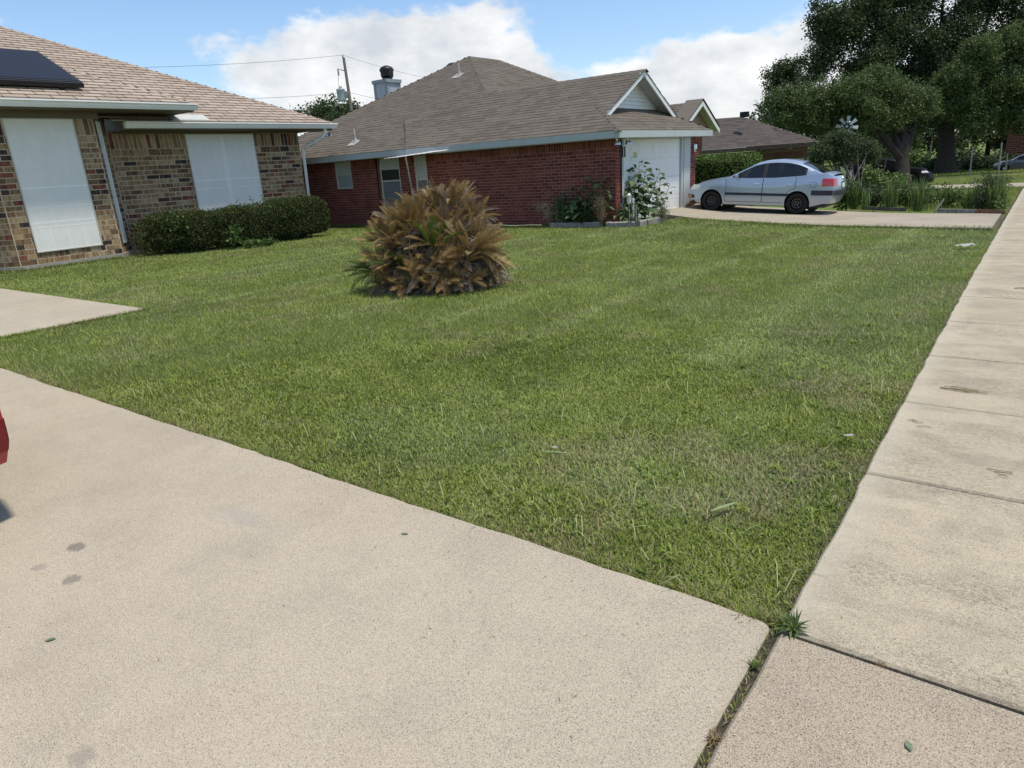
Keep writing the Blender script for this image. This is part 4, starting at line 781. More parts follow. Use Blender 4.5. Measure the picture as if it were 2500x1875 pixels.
# ------------------------------------------------------------------ foliage
def leaf_cloud(n, lumps, size, seed, shell=.55, flat=.0, clump=10, spread=.10, up=.15):
    """leaf quads spread through ellipsoid lumps (cx,cy,cz,rx,ry,rz); leaves gather in twig-sized clumps, denser near the surface"""
    r = np.random.default_rng(seed); lumps = np.array(lumps, float); vol = lumps[:, 3]*lumps[:, 4]*lumps[:, 5]; p = vol**.72; p /= p.sum()
    nc = max(1, n//clump); li = r.choice(len(lumps), nc, p=p); d = r.normal(size=(nc, 3)); d /= np.linalg.norm(d, axis=1)[:, None]
    rad = np.where(r.random(nc) < .8, r.uniform(shell, 1.02, nc), r.uniform(.1, shell, nc)); rad *= 1+.10*np.sin(d[:, 0]*7+seed)*np.sin(d[:, 1]*6+2*seed)*np.cos(d[:, 2]*5)
    if flat: rad = np.where((d[:, 2] > 0) & (r.random(nc) < flat), rad, rad)
    c = lumps[li, :3]+d*lumps[li, 3:]*rad[:, None]
    axis = d+r.normal(0, .45, (nc, 3))+np.array([0, 0, up]); axis /= np.linalg.norm(axis, axis=1)[:, None]
    t = r.uniform(-1, 1, (nc, clump, 1)); ctr = c[:, None]+axis[:, None]*t*spread*1.6+r.normal(0, spread*.42, (nc, clump, 3))
    ctr = ctr.reshape(-1, 3); m = len(ctr)
    a = r.normal(size=(m, 3)); a /= np.linalg.norm(a, axis=1)[:, None]; b = np.cross(a, r.normal(size=(m, 3))); b /= np.linalg.norm(b, axis=1)[:, None]
    s = (size*r.uniform(.6, 1.25, m))[:, None]; w = s*.36
    return np.stack([ctr-a*s*.5, ctr+b*w, ctr+a*s*.5, ctr-b*w], 1)
def box_cloud(n, lo, hi, size, seed, rnd=.12, rough=.03):
    """leaf quads over the faces of a clipped hedge with rounded, slightly ragged faces"""
    r = np.random.default_rng(seed); lo, hi = np.array(lo, float), np.array(hi, float); c = (lo+hi)/2; h = (hi-lo)/2
    d = r.uniform(-1, 1, (n, 3)); ax = r.choice(3, n, p=np.array([h[1]*h[2], h[0]*h[2], h[0]*h[1]])/(h[1]*h[2]+h[0]*h[2]+h[0]*h[1])); sg = np.where(r.random(n) < .5, -1, 1); d[np.arange(n), ax] = sg
    q = d*h; inn = np.clip(q, -(h-rnd), h-rnd); v = q-inn; l = np.maximum(np.linalg.norm(v, axis=1), 1e-6)[:, None]; q = inn+v/l*np.minimum(l, rnd)
    q *= 1-np.abs(r.normal(0, rough*2, (n, 1))); q += r.normal(0, rough, (n, 3)); q += (np.sin(q[:, [1, 0, 0]]*5+seed)*np.cos(q[:, [2, 2, 1]]*4))*rough*1.3
    ctr = q+c; a = r.normal(size=(n, 3)); a /= np.linalg.norm(a, axis=1)[:, None]; b = np.cross(a, r.normal(size=(n, 3))); b /= np.linalg.norm(b, axis=1)[:, None]
    s = (size*r.uniform(.6, 1.3, n))[:, None]; return np.stack([ctr-a*s*.5, ctr+b*s*.34, ctr+a*s*.5, ctr-b*s*.34], 1)
def foliage(name, quads, mat, parent, kind=None): return link(name, npmesh(name, quads, 4, mat), parent, kind=kind)
def twigs(mb, n, base, lumps, rad, seed, reach=.9):
    r = random.Random(seed)
    for i in range(n):
        l = lumps[i % len(lumps)]; e = Vector((l[0]+r.uniform(-1, 1)*l[3]*reach*.7, l[1]+r.uniform(-1, 1)*l[4]*reach*.7, l[2]+r.uniform(-.4, .8)*l[5]*reach)); b = Vector(base)
        m = b.lerp(e, .5)+Vector((r.uniform(-.12, .12), r.uniform(-.12, .12), .1))*(e-b).length*.5
        mb.tube([b, b.lerp(m, .55)+Vector((0, 0, .02)), m, m.lerp(e, .6), e], [rad, rad*.8, rad*.6, rad*.4, rad*.18], 6, cap=False)
    return mb

# foundation hedge in front of the tan house
def shrub(name, label, lumps, n, size, mat, base, seed, group=None, cat='shrub', inner=True, **kw):
    t = thing(name, label, cat, base, group=group); foliage('foliage', leaf_cloud(n, lumps, size, seed, **kw), mat, t)
    build(twigs(MB(), 14, base, lumps, .018, seed), 'branches', BARK, t); return t
s1 = thing('clipped_shrub', 'rounded dark green clipped shrub at the corner of the tan brick bay', 'shrub', (-17.3, 8.7, 0), group='clipped shrubs under the windows')
foliage('foliage', np.concatenate([leaf_cloud(16000, [(-17.42, 8.62, .44, .62, .60, .50), (-17.10, 8.95, .46, .66, .62, .50), (-16.8, 9.25, .44, .60, .60, .48), (-17.2, 9.4, .5, .5, .5, .46)], .040, 21, shell=.8, clump=8, spread=.04), box_cloud(9000, (-17.75, 8.35, .05), (-16.75, 9.3, .93), .040, 20, .30, .03), box_cloud(9000, (-17.2, 8.75, .05), (-16.3, 9.75, .92), .040, 19, .30, .03)]), L_HEDGE, s1)
foliage('shoots', leaf_cloud(500, [(-16.9, 9.2, .72, .7, .7, .32)], .05, 140, shell=.9, clump=5, spread=.06), L_WEED, s1, 'stuff')
build(twigs(MB(), 16, (-17.1, 8.9, 0), [(-17.0, 8.8, .4, .6, .5, .4)], .016, 2), 'branches', BARK, s1)
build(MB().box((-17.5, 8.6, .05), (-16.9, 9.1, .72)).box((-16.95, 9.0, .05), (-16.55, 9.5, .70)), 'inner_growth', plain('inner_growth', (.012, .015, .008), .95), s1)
s2 = thing('clipped_shrub', 'long flat-topped dark green hedge under the right window of the tan house', 'shrub', (-16.4, 11.4, 0), group='clipped shrubs under the windows')
q = [leaf_cloud(15000, [(-16.75, 10.2, .42, .55, .6, .46), (-16.6, 10.8, .46, .6, .65, .50)], .040, 22, shell=.74, clump=8, spread=.045), leaf_cloud(15000, [(-16.5, 11.45, .50, .62, .7, .52), (-16.45, 11.95, .52, .6, .62, .53)], .040, 23, shell=.74, clump=8, spread=.045), box_cloud(17000, (-16.95, 11.4, .08), (-15.85, 12.75, 1.04), .040, 24, .22, .03), box_cloud(12000, (-16.95, 10.2, .1), (-15.98, 11.9, .95), .040, 25, .2, .04), box_cloud(9000, (-17.0, 9.5, .06), (-16.1, 10.6, .92), .040, 26, .22, .03)]
foliage('foliage', np.concatenate(q), L_HEDGE, s2)
foliage('shoots', leaf_cloud(900, [(-16.45, 11.2, .78, .6, 1.4, .34)], .05, 141, shell=.9, clump=5, spread=.06), L_WEED, s2, 'stuff')
build(twigs(twigs(MB(), 14, (-16.3, 10.9, 0), [(-16.2, 10.8, .4, .4, .5, .4)], .014, 3), 18, (-16.2, 11.9, 0), [(-16.1, 11.9, .4, .4, .7, .4)], .014, 4), 'branches', BARK, s2)
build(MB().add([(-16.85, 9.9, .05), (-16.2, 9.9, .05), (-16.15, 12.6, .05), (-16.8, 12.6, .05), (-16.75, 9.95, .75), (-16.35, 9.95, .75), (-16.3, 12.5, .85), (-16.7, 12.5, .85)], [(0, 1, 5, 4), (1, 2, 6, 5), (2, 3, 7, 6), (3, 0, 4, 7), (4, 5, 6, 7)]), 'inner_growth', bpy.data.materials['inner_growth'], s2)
w1 = thing('leafy_weed', 'bright green leafy weed growing out of the hedge foot', 'weed', (-15.95, 9.75, 0)); foliage('foliage', leaf_cloud(420, [(-15.92, 9.72, .32, .16, .2, .3), (-15.75, 10.0, .10, .3, .3, .10)], .10, 27, shell=.3, clump=6, spread=.05), L_WEED, w1); build(MB().tube([(-16.0, 9.75, 0), (-15.95, 9.72, .3), (-15.9, 9.7, .55)], .012, 5), 'stem', STEM, w1)
w2 = thing('low_weed', 'low trailing pale green weed on the turf edge before the hedge', 'weed', (-15.62, 10.5, 0)); foliage('foliage', leaf_cloud(260, [(-15.6, 10.4, .06, .18, .45, .07)], .085, 28, shell=.2, clump=5, spread=.05), L_WEED, w2); build(MB().tube([(-15.7, 10.1, .01), (-15.62, 10.4, .05), (-15.6, 10.8, .04)], .008, 5), 'stem', STEM, w2)
bx = thing('box_hedge', 'square clipped bright green hedge behind the front of the silver car', 'hedge', (-8.1, 22.0, -.1))
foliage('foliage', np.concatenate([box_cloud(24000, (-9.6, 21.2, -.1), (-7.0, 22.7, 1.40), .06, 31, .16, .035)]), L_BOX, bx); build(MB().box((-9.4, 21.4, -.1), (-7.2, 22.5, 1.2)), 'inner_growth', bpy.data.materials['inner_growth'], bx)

# ------------------------------------------------------------------ sago palm clump
sago = thing('sago_palm', 'big multi-headed sago palm of brown dead fronds with a few green ones on the lawn', 'palm', (-6.72, 7.15, -.03), R(37.6))
SM = Matrix.Translation((-6.72, 7.15, -.03)) @ Matrix.Rotation(R(37.6), 4, 'Z')
def frond_mesh(mat, droop, n=26, seed=0, curl=0., L=1., lw=.17, name='frond'):
    r = random.Random(seed); m = MB(); P = []
    for i in range(n+1):
        t = i/n; ang = -droop*t**1.5; P.append(Vector((0, 0, 0)) if i == 0 else P[-1]+Vector((math.cos(ang), curl*math.sin(t*3)*.12, math.sin(ang)))*(L/n))
    m.tube(P, [.011*(1-.8*i/n)+.002 for i in range(n+1)], 4, cap=False)
    for i in range(3, n+1):
        t = i/n; l = lw*(math.sin(math.pi*min(1, (t-.02)*1.05))**.55)*(.55 if t > .97 else 1); d = (P[i]-P[i-1]).normalized(); side = Vector((0, 1, 0)); upv = d.cross(side)*-1
        for sg in (-1, 1):
            for kk in (0, .5):
                p = P[i-1].lerp(P[i], kk); tip = p+(side*sg*.80+upv*-.42+d*(.55+.35*t))*l*r.uniform(.82, 1.1)+Vector((0, 0, r.uniform(-.02, .012)))
                mid = p.lerp(tip, .55)+upv*-.012; w = d*.0062
                m.add([p-w*.7, p+w*.7, mid+w, mid-w, tip], [(0, 1, 2, 3), (3, 2, 4)])
    return m.mesh(name, mat)
FR = {}
for nm, mt in (('dead', F_DEAD), ('grey', F_GREY), ('green', F_GREEN)): FR[nm] = [frond_mesh(mt, dr, seed=i, curl=cu, lw=(.18 if nm == 'green' else .152)*q_) for i, (dr, cu, q_) in enumerate([(.45, 0, 1), (1.0, .6, .95), (1.8, -.7, .85), (.2, .3, 1.05)])]
rs = random.Random(12); nfr = 0; extra = {'dead': [], 'grey': [], 'green': []}
def head(c, n, L, kinds, tilt=(0, 0), e0=-.25, e1=1.45, azr=(0, 6.283), bias=0):
    """crown of fronds round a growing point c (local: x right, y away from the street corner, z up)"""
    global nfr
    for i in range(n):
        if i == 0: c = (c[0]*.92, c[1]*.95, c[2])
        a = rs.uniform(*azr); e = e0+(e1-e0)*((i+.5)/n)**(1+bias); kd = rs.choices(list(kinds), list(kinds.values()))[0]
        if kd == 'green' and e < .1: e = rs.uniform(.2, 1.2)
        me = FR[kd][rs.choices(range(4), (3, .6, .15, 4) if e > .55 else (2, 3, 2, 1))[0]]
        l = L*rs.uniform(.75, 1.12)
        M = Matrix.Translation(Vector(c)+Vector((math.cos(a), math.sin(a), 0))*.06) @ Matrix.Rotation(tilt[0], 4, 'Y') @ Matrix.Rotation(tilt[1], 4, 'X') @ Matrix.Rotation(a, 4, 'Z') @ Matrix.Rotation(-e, 4, 'Y') @ Matrix.Rotation(rs.uniform(-.5, .5), 4, 'X') @ Matrix.Scale(l, 4)
        nfr += 1
        if nfr <= 300: o = link('frond', me, sago); o.matrix_basis = SM @ M
        else: extra[kd].append((me, SM @ M))
D, G_, N_ = {'dead': 1}, {'green': 1}, {'dead': .75, 'grey': .25}
head((.10, .12, 1.04), 30, .42, {'dead': .85, 'grey': .15}, (.1, 0), .7, 1.52)         # tall middle head
head((.34, .08, 1.06), 30, .42, {'dead': .75, 'grey': .25}, (.25, 0), .6, 1.5)
head((.60, .20, .96), 18, .36, {'grey': .8, 'dead': .2}, (.6, .1), -.4, 1.1)           # grey shoulder on the right
head((.74, .12, .78), 22, .34, {'grey': .85, 'dead': .15}, (.8, .1), -.9, .8)
head((-.20, .10, .98), 30, .40, {'dead': .9, 'grey': .1}, (-.12, 0), .65, 1.5)
head((-.50, .05, .86), 30, .42, {'dead': .9, 'grey': .1}, (-.22, .05), .55, 1.5)
head((-.76, .02, .64), 28, .40, {'dead': .85, 'green': .15}, (-.32, .1), .45, 1.45)
head((.58, -.34, .48), 64, .60, {'dead': 1}, (.3, .42), -.35, 1.45)                     # big rosette on the right
head((.04, -.50, .56), 16, .46, {'green': 1}, (.05, .2), .75, 1.5, bias=.1)               # fresh green leaves
head((-.15, -.36, .50), 20, .44, {'dead': .85, 'grey': .15}, (-.05, .4), -.3, 1.1)
head((-.50, -.28, .36), 18, .44, {'dead': .75, 'green': .25}, (-.3, .3), .1, 1.3)
head((-.80, -.20, .26), 16, .46, {'green': .85, 'dead': .15}, (-.5, 0), -.05, 1.1, azr=(1.9, 4.8)); head((-.45, -.50, .34), 8, .42, {'green': 1}, (-.2, .2), .5, 1.3)
head((.12, -.58, .28), 22, .40, {'dead': .6, 'grey': .4}, (.1, .6), -.6, .9)
head((-.32, -.58, .22), 16, .38, {'dead': .8, 'grey': .2}, (-.1, .6), -.6, .9)
head((.55, -.50, .20), 14, .36, {'dead': .4, 'grey': .6}, (.4, .6), -.8, .5)
for c, n_, l_, tl in (((.25, -.15, .82), 22, .40, (.2, .2)), ((-.20, -.22, .76), 22, .38, (-.1, .3)), ((.05, -.45, .62), 20, .36, (0, .4)), ((-.50, -.30, .60), 20, .36, (-.2, .3)), ((-.72, -.25, .36), 18, .36, (-.4, .3)), ((.42, -.55, .36), 20, .36, (.2, .6)), ((-.15, -.66, .26), 18, .36, (0, .7)), ((-.05, -.10, .84), 16, .40, (0, .2)), ((-.30, -.18, .70), 16, .40, (-.15, .25)), ((.30, -.32, .58), 12, .38, (.1, .4)), ((-.55, -.15, .55), 14, .38, (-.3, .2)), ((-.30, -.42, .48), 16, .38, (-.1, .4)), ((.30, -.55, .40), 14, .36, (.1, .6)), ((.0, -.60, .36), 14, .36, (0, .6)), ((-.62, -.40, .20), 14, .36, (-.4, .4)), ((.75, -.28, .28), 16, .38, (.6, .3)), ((.15, -.70, .14), 20, .34, (.1, .9)), ((-.40, -.66, .12), 18, .34, (-.2, .9)), ((.48, -.66, .14), 18, .34, (.3, .9)), ((-.72, -.45, .12), 14, .34, (-.5, .6)), ((.82, -.40, .14), 14, .34, (.7, .6)), ((.62, .0, .90), 20, .36, (.4, .1)), ((-.62, -.1, .72), 22, .38, (-.3, .1)), ((-.86, -.05, .42), 20, .36, (-.5, .1)), ((.80, .0, .60), 18, .34, (.6, .1)), ((-.35, -.1, .90), 20, .38, (-.1, .1))): head(c, n_, l_, {'dead': .86, 'grey': .14}, tl, .35, 1.45)
for kd, lst in extra.items():
    if not lst: continue
    V, F = [], []
    for me, M in lst:
        co = np.empty(len(me.vertices)*3); me.vertices.foreach_get('co', co); A_ = np.array(M); off = len(V); V += (co.reshape(-1, 3) @ A_[:3, :3].T + A_[:3, 3]).tolist(); F += [tuple(i+off for i in p.vertices) for p in me.polygons]
    mm = bpy.data.meshes.new('dense_fronds'); mm.from_pydata(V, [], F); mm.materials.append(F_DEAD if kd == 'dead' else F_GREY if kd == 'grey' else F_GREEN); link('dense_fronds', mm, sago, kind='stuff')
# hanging thatch and old leaf bases
n = 11000; r = np.random.default_rng(31); d = r.normal(size=(n, 3)); d /= np.linalg.norm(d, axis=1)[:, None]; d[:, 2] = np.abs(d[:, 2])*.9-.1
dome = np.array([.95, .68, 1.14]); c = d*dome*r.uniform(.72, .96, (n, 1))+np.array([.05, -.05, .05]); c[:, 0] += .16*np.clip(c[:, 2]-.4, 0, 1); c[:, 2] = np.maximum(c[:, 2], .03)
dirv = d*.6+r.normal(0, .55, (n, 3))+np.array([0, 0, -.55]); dirv /= np.linalg.norm(dirv, axis=1)[:, None]; w = np.cross(dirv, r.normal(size=(n, 3))); w /= np.linalg.norm(w, axis=1)[:, None]; L = r.uniform(.08, .28, (n, 1)); w *= .0042
vv = np.stack([c-w, c+w, c+dirv*L+np.array([0, 0, -.02])], 1); vv[:, :, 2] = np.maximum(vv[:, :, 2], .0)
mt4 = np.array(SM); vv = vv@mt4[:3, :3].T+mt4[:3, 3]
link('thatch', npmesh('thatch', vv, 3, F_THATCH), sago, kind='stuff')
tk = MB()
for (x, y, h, rr) in [(.14, .15, .86, .13), (.42, .22, .80, .11), (-.3, .1, .72, .13), (-.6, .05, .45, .12), (.6, -.3, .42, .13), (.0, -.35, .42, .13), (-.55, -.3, .28, .12), (.15, -.6, .22, .12)]:
    tk.tube([SM @ Vector((x*.6, y*.6, -.05)), SM @ Vector((x*.85, y*.85, h*.5)), SM @ Vector((x, y, h))], [rr*1.3, rr*1.15, rr*.8], 10)
core = MB().lathe([(.74, 0), (.78, .2), (.74, .48), (.60, .76), (.05, .98)], (0, 0, 0), n=18); core.v = [tuple(SM @ Vector((v[0]*1.05+.05, v[1]*.68-.02, v[2]))) for v in core.v]
build(tk, 'stem_cluster', BARK, sago); build(core, 'dead_leaf_bases', plain('dead_leaf_bases', (.035, .026, .018), .95, sc=20, bump=.03), sago)

# ------------------------------------------------------------------ flower bed by the garage
def timber(label, a, b, h=.10, t=.11):
    a, b = Vector(a), Vector(b); d = b-a; nrm = Vector((-d.y, d.x, 0)).normalized(); n = 9; m = MB(); vs = []; rr = random.Random(len(label))
    for i in range(n+1):
        p = a+d*i/n; j = rr.uniform(-.006, .006); vs += [p-nrm*t/2+Vector((0, 0, -.06)), p-nrm*t/2+Vector((0, 0, h-.025+j)), p-nrm*(t/2-.025)+Vector((0, 0, h+j)), p+nrm*(t/2-.025)+Vector((0, 0, h+j)), p+nrm*t/2+Vector((0, 0, h-.025+j)), p+nrm*t/2+Vector((0, 0, -.06))]
    for i in range(n): m.add([], [])
    m.add(vs, [(6*i+j, 6*i+j+1, 6*i+j+7, 6*i+j+6) for i in range(n) for j in range(5)]+[tuple(range(6))[::-1], tuple(6*n+j for j in range(6))])
    return tag(build(m, 'landscape_timber', W_GREY), label, 'timber', 'timbers edging the flower bed')
timber('grey weathered landscape timber under the white flowers, leftmost along the bed', (-9.95, 14.98, -.03), (-8.55, 15.08, -.03)); timber('grey weathered landscape timber in front of the sunflower between two stakes', (-8.40, 15.10, -.03), (-7.72, 15.28, -.03)); timber('short grey landscape timber turning the bed corner toward the driveway', (-7.66, 15.34, -.03), (-7.62, 16.5, -.03))
build(MB().prism([(-9.95, 15.0), (-7.68, 15.3), (-7.62, 16.6), (-8.3, 16.5), (-8.3, 15.4), (-9.95, 15.4)], -.06, .04), 'bed_soil', M_SOIL, kind='structure')
LEAF = {}
def leaf_blade(mat, L=1., w=.7, fold=.25, droop=.5, lobes=0):
    key = (mat.name, w, droop)
    if key in LEAF: return LEAF[key]
    n = 7; vs = []; prof = [0.02, .75, 1.0, .92, .7, .4, .14, 0.0]
    for i in range(n+1):
        t = i/n; x = t*L*math.cos(droop*t); z = -t*t*droop*.55; hw = prof[i]*w/2*(1+(.12*(i % 2) if lobes else 0)); vs += [(x, -hw, z+fold*hw), (x, 0, z), (x, hw, z+fold*hw)]
    m = MB().add(vs, [(3*i+j, 3*i+j+1, 3*i+j+4, 3*i+j+3) for i in range(n) for j in (0, 1)]); LEAF[key] = m.mesh('leaf', mat); return LEAF[key]
def leafy(t, stalks, mat, size, seed, w=.7, droop=.5, per=9, stem=STEM, srad=.012, zmin=.15):
    """stalks: list of (base, top); leaves as parts up each stalk"""
    r = random.Random(seed); mb = MB()
    for b, e in stalks:
        b, e = Vector(b), Vector(e); mid = b.lerp(e, .5)+Vector((r.uniform(-.05, .05), r.uniform(-.05, .05), 0)); mb.tube([b, mid, e], [srad, srad*.8, srad*.4], 6); L = (e-b).length
        for i in range(per):
            f = zmin+(1-zmin)*(i+.6)/per; p = b.lerp(mid, f*2) if f < .5 else mid.lerp(e, f*2-1); a = i*2.4+r.uniform(-.5, .5); s_ = size*(1.15-.65*f)*r.uniform(.75, 1.15)
            pe = r.uniform(.25, .6)*s_+.03; dirp = Vector((math.cos(a), math.sin(a), .45)).normalized(); q = p+dirp*pe; mb.tube([p, p.lerp(q, .6)+Vector((0, 0, .01)), q], .004, 4)
            o = link('leaf', leaf_blade(mat, w=w, droop=droop), t); o.matrix_basis = Matrix.Translation(q) @ Matrix.Rotation(a, 4, 'Z') @ Matrix.Rotation(r.uniform(-.25, .6), 4, 'Y') @ Matrix.Rotation(r.uniform(-.5, .5), 4, 'X') @ Matrix.Scale(s_, 4)
    build(mb, 'stem', stem, t)
sf_ = thing('sunflower_plant', 'tall leafy sunflower plant standing against the white garage door', 'plant', (-8.2, 16.1, -.03), group='plants in the flower bed')
stk = [((-8.25, 16.15, -.03), (-8.42, 16.4, 1.62)), ((-8.15, 16.25, -.03), (-8.05, 16.6, 1.30)), ((-8.3, 16.05, -.03), (-8.75, 16.1, 1.25)), ((-8.1, 16.3, -.03), (-7.75, 16.75, 1.18)), ((-8.3, 16.2, -.03), (-8.6, 16.3, 1.45)), ((-8.2, 16.2, -.03), (-8.2, 16.5, 1.42)), ((-8.2, 16.3, 0), (-7.95, 16.7, 1.0)), ((-8.3, 16.1, 0), (-8.5, 16.0, .95)), ((-8.1, 16.1, 0), (-8.0, 16.2, .85)), ((-8.25, 16.0, 0), (-8.25, 15.95, .75)), ((-8.0, 16.4, 0), (-7.85, 16.6, .75)), ((-8.35, 16.2, 0), (-8.65, 16.2, 1.05)), ((-8.15, 16.2, 0), (-8.25, 16.3, 1.2))]
leafy(sf_, stk, L_SUN, .36, 51, per=15, zmin=.15)
m = MB().tube([(-8.42, 16.4, 1.6), (-8.45, 16.42, 1.80), (-8.50, 16.45, 1.90)], .006, 5); m.lathe([(.0, .012), (.03, .008), (.035, -.006), (0, -.012)], (-8.50, 16.45, 1.92), n=8); build(m, 'bud', STEM, sf_)
for p in ((-8.25, 16.38, 1.60), (-8.42, 16.35, 1.72)):
    m = MB()
    for i in range(11):
        a = i*.571; m.add([Vector(p), Vector(p)+Vector((math.cos(a+.2), -.3, math.sin(a+.2)))*.05, Vector(p)+Vector((math.cos(a), -.25, math.sin(a)))*.085, Vector(p)+Vector((math.cos(a-.2), -.3, math.sin(a-.2)))*.05], [(0, 1, 2, 3)])
    build(m, 'flower', L_YELLOW, sf_)
sr = thing('young_sunflower', 'smaller sunflower plant leaning right in front of the garage door', 'plant', (-7.88, 16.65, -.04), group='plants in the flower bed'); leafy(sr, [((-7.9, 16.6, -.04), (-7.82, 16.95, .98)), ((-7.88, 16.7, -.04), (-7.62, 17.05, .85)), ((-7.9, 16.6, -.04), (-7.75, 16.75, .7))], L_SUN, .25, 52, per=11)
sl_ = thing('dark_sunflower', 'dark leafy plant in shade against the red bricks beside the garage corner', 'plant', (-9.1, 15.35, -.03), group='plants in the flower bed'); leafy(sl_, [((-8.9, 15.25, -.03), (-8.78, 15.3, 1.28)), ((-8.9, 15.3, -.03), (-8.98, 15.3, 1.05)), ((-8.75, 15.25, -.03), (-8.6, 15.3, 1.12)), ((-8.75, 15.3, -.03), (-8.45, 15.3, 1.0)), ((-9.2, 15.3, -.03), (-9.4, 15.3, .90)), ((-9.3, 15.25, -.03), (-9.6, 15.2, .78))], L_SUN, .32, 53, per=10, zmin=.3)
ml = thing('mullein_plant', 'pale broad-leaved plant low in the middle of the flower bed', 'plant', (-9.0, 15.2, -.03), group='plants in the flower bed'); leafy(ml, [((-9.05, 15.2, -.03), (-9.05, 15.15, .62)), ((-8.95, 15.2, -.03), (-8.9, 15.12, .58)), ((-9.3, 15.15, -.03), (-9.4, 15.1, .45))], L_BROAD, .30, 54, w=.55, per=9)
lb = thing('canna_plant', 'clump of long upright green leaves in front of the garage corner', 'plant', (-8.3, 15.6, -.03), group='plants in the flower bed'); leafy(lb, [((-8.3+.12*i, 15.5+.1*(i % 3), -.03), (-8.3+.14*i, 15.5+.12*(i % 2), .42+.06*(i % 3))) for i in range(-1, 5)], L_BROAD, .36, 55, w=.3, per=8, droop=.7, zmin=.05)
def bushy(name, label, lumps, n, size, mat, base, seed, dots=None, cat='plant', stem=STEM, group='plants in the flower bed', **kw):
    t = thing(name, label, cat, base, group=group); foliage('foliage', leaf_cloud(n, lumps, size, seed, **kw), mat, t); build(twigs(MB(), 16, base, lumps, .006, seed), 'stem', stem, t)
    if dots: foliage('flowers', leaf_cloud(dots, lumps, .035, seed+1, shell=.85, clump=3, spread=.05), L_WHITE, t)
    return t
bushy('white_flower_plant', 'bushy green plant dotted with tiny white flowers in the flower bed', [(-9.75, 15.2, .40, .24, .24, .36), (-9.62, 15.15, .22, .28, .25, .22)], 2600, .045, L_WEED, (-9.7, 15.2, -.03), 61, 170, shell=.3, clump=8, spread=.05)
bushy('low_daisy_plant', 'low dark green plant with white daisies at the middle of the bed', [(-9.15, 15.15, .16, .32, .2, .17)], 1500, .05, L_DULL, (-9.15, 15.15, -.03), 62, 70, shell=.3, clump=8, spread=.05)
bushy('seed_head_plant', 'tan feathery seed-head plant at the left end of the flower bed', [(-10.12, 14.95, .48, .24, .2, .15), (-9.95, 14.98, .30, .24, .2, .26)], 1500, .022, L_TAN, (-10.0, 14.98, -.03), 63, shell=.2, clump=6, spread=.05, stem=L_TAN)
bushy('dried_bush', 'brown dried-out feathery bush in front of the timbers', [(-8.5, 14.98, .52, .20, .2, .27), (-8.48, 14.98, .28, .14, .14, .2)], 3000, .020, L_STRAW, (-8.46, 14.98, -.03), 64, shell=.1, clump=6, spread=.05, stem=L_STRAW)
bushy('wispy_plant', 'wispy grey-green plant at the driveway end of the flower bed', [(-7.55, 16.45, .20, .22, .22, .24)], 1500, .024, L_TAN, (-7.58, 16.45, -.04), 65, shell=.1, clump=6, spread=.05)
bushy('shade_plant', 'dull dark green plant between the white flowers and the brick wall', [(-9.3, 15.3, .42, .30, .12, .30)], 1300, .05, L_DULL, (-9.3, 15.3, -.03), 66, shell=.2, clump=7, spread=.06)
lp = thing('garden_stake_light', 'clear glass garden light on a thin metal stake in the flower bed', 'garden light', (-7.78, 15.12, -.03)); build(MB().tube([(-7.78, 15.12, -.05), (-7.80, 15.14, .48)], .014, 6), 'stake', W_GREY, lp); build(MB().lathe([(.02, 0), (.05, .03), (.055, .10), (.05, .2), (.055, .21), (.03, .25), (.0, .27)], (-7.80, 15.14, .47), n=12), 'lens', K_CLEAR, lp, True)
pp = thing('plastic_pipe', 'short white plastic pipe standing upright in the flower bed', 'pipe', (-8.0, 15.75, -.03)); build(MB().tube([(-8.0, 15.75, -.05), (-8.01, 15.76, .56)], .028, 10), 'pipe_body', P_WHITE, pp); build(MB().lathe([(.028, 0), (.034, 0), (.034, .06), (.022, .06)], (-8.01, 15.76, .52), n=10), 'collar', P_WHITE, pp)
for i, (x, y, lab) in enumerate(((-8.47, 15.0, 'thin grey wooden stake beside the brown dried bush'), (-7.7, 15.3, 'thin grey wooden stake at the bed corner by the sunflower'))): tag(build(MB().box((x-.012, y-.012, -.05), (x+.012, y+.012, .42)), 'garden_stake', W_GREY), lab, 'stake', 'stakes in the flower bed')
hs = MB().tube([(-11.9+.2*i, 14.80+.03*math.sin(i*1.3), .02+.01*math.sin(i)) for i in range(10)], .018, 6); tag(build(hs, 'garden_hose', plain('pale_hose', (.34, .31, .21), .6), None, True), 'pale yellowish hose lying on the grass left of the flower bed', 'hose')

# ------------------------------------------------------------------ verge planting beyond the neighbour's driveway
def irises(label, x, y, n, h, seed, mat=L_IRIS): return tuft('iris_clump', label, 'plant', x, y, n, h, .026, mat, group='strappy plants along the driveway', lean=(.03, .42), seed=seed)
irises('sword-leaved green clump right behind the silver car bumper', -4.15, 21.75, 70, .92, 201); irises('thin sparse sword-leaved clump between the car and the oak', -3.80, 21.5, 24, .80, 202); irises('dense bright sword-leaved clump left of the oak trunk', -3.15, 21.3, 95, .88, 203); irises('broad arching sword-leaved clump right of the oak trunk', -2.45, 20.95, 120, .95, 204); irises('tall sword-leaved clump beside the sidewalk at the bed end', -.80, 20.3, 110, .92, 205); irises('small sword-leaved clump left of the board edging end', -1.95, 21.6, 50, .62, 206); irises('loose thin sword-leaved clump in the middle of the weedy bed', -1.35, 21.0, 70, .64, 207)
def weedy(name, label, lumps, n, size, mat, seed, **kw): b = (lumps[0][0], lumps[0][1], Z(lumps[0][0], lumps[0][1])); return bushy(name, label, lumps, n, size, mat, b, seed, group='weedy plants in the verge bed', **kw)
K = dict(shell=.2, clump=7, spread=.06)
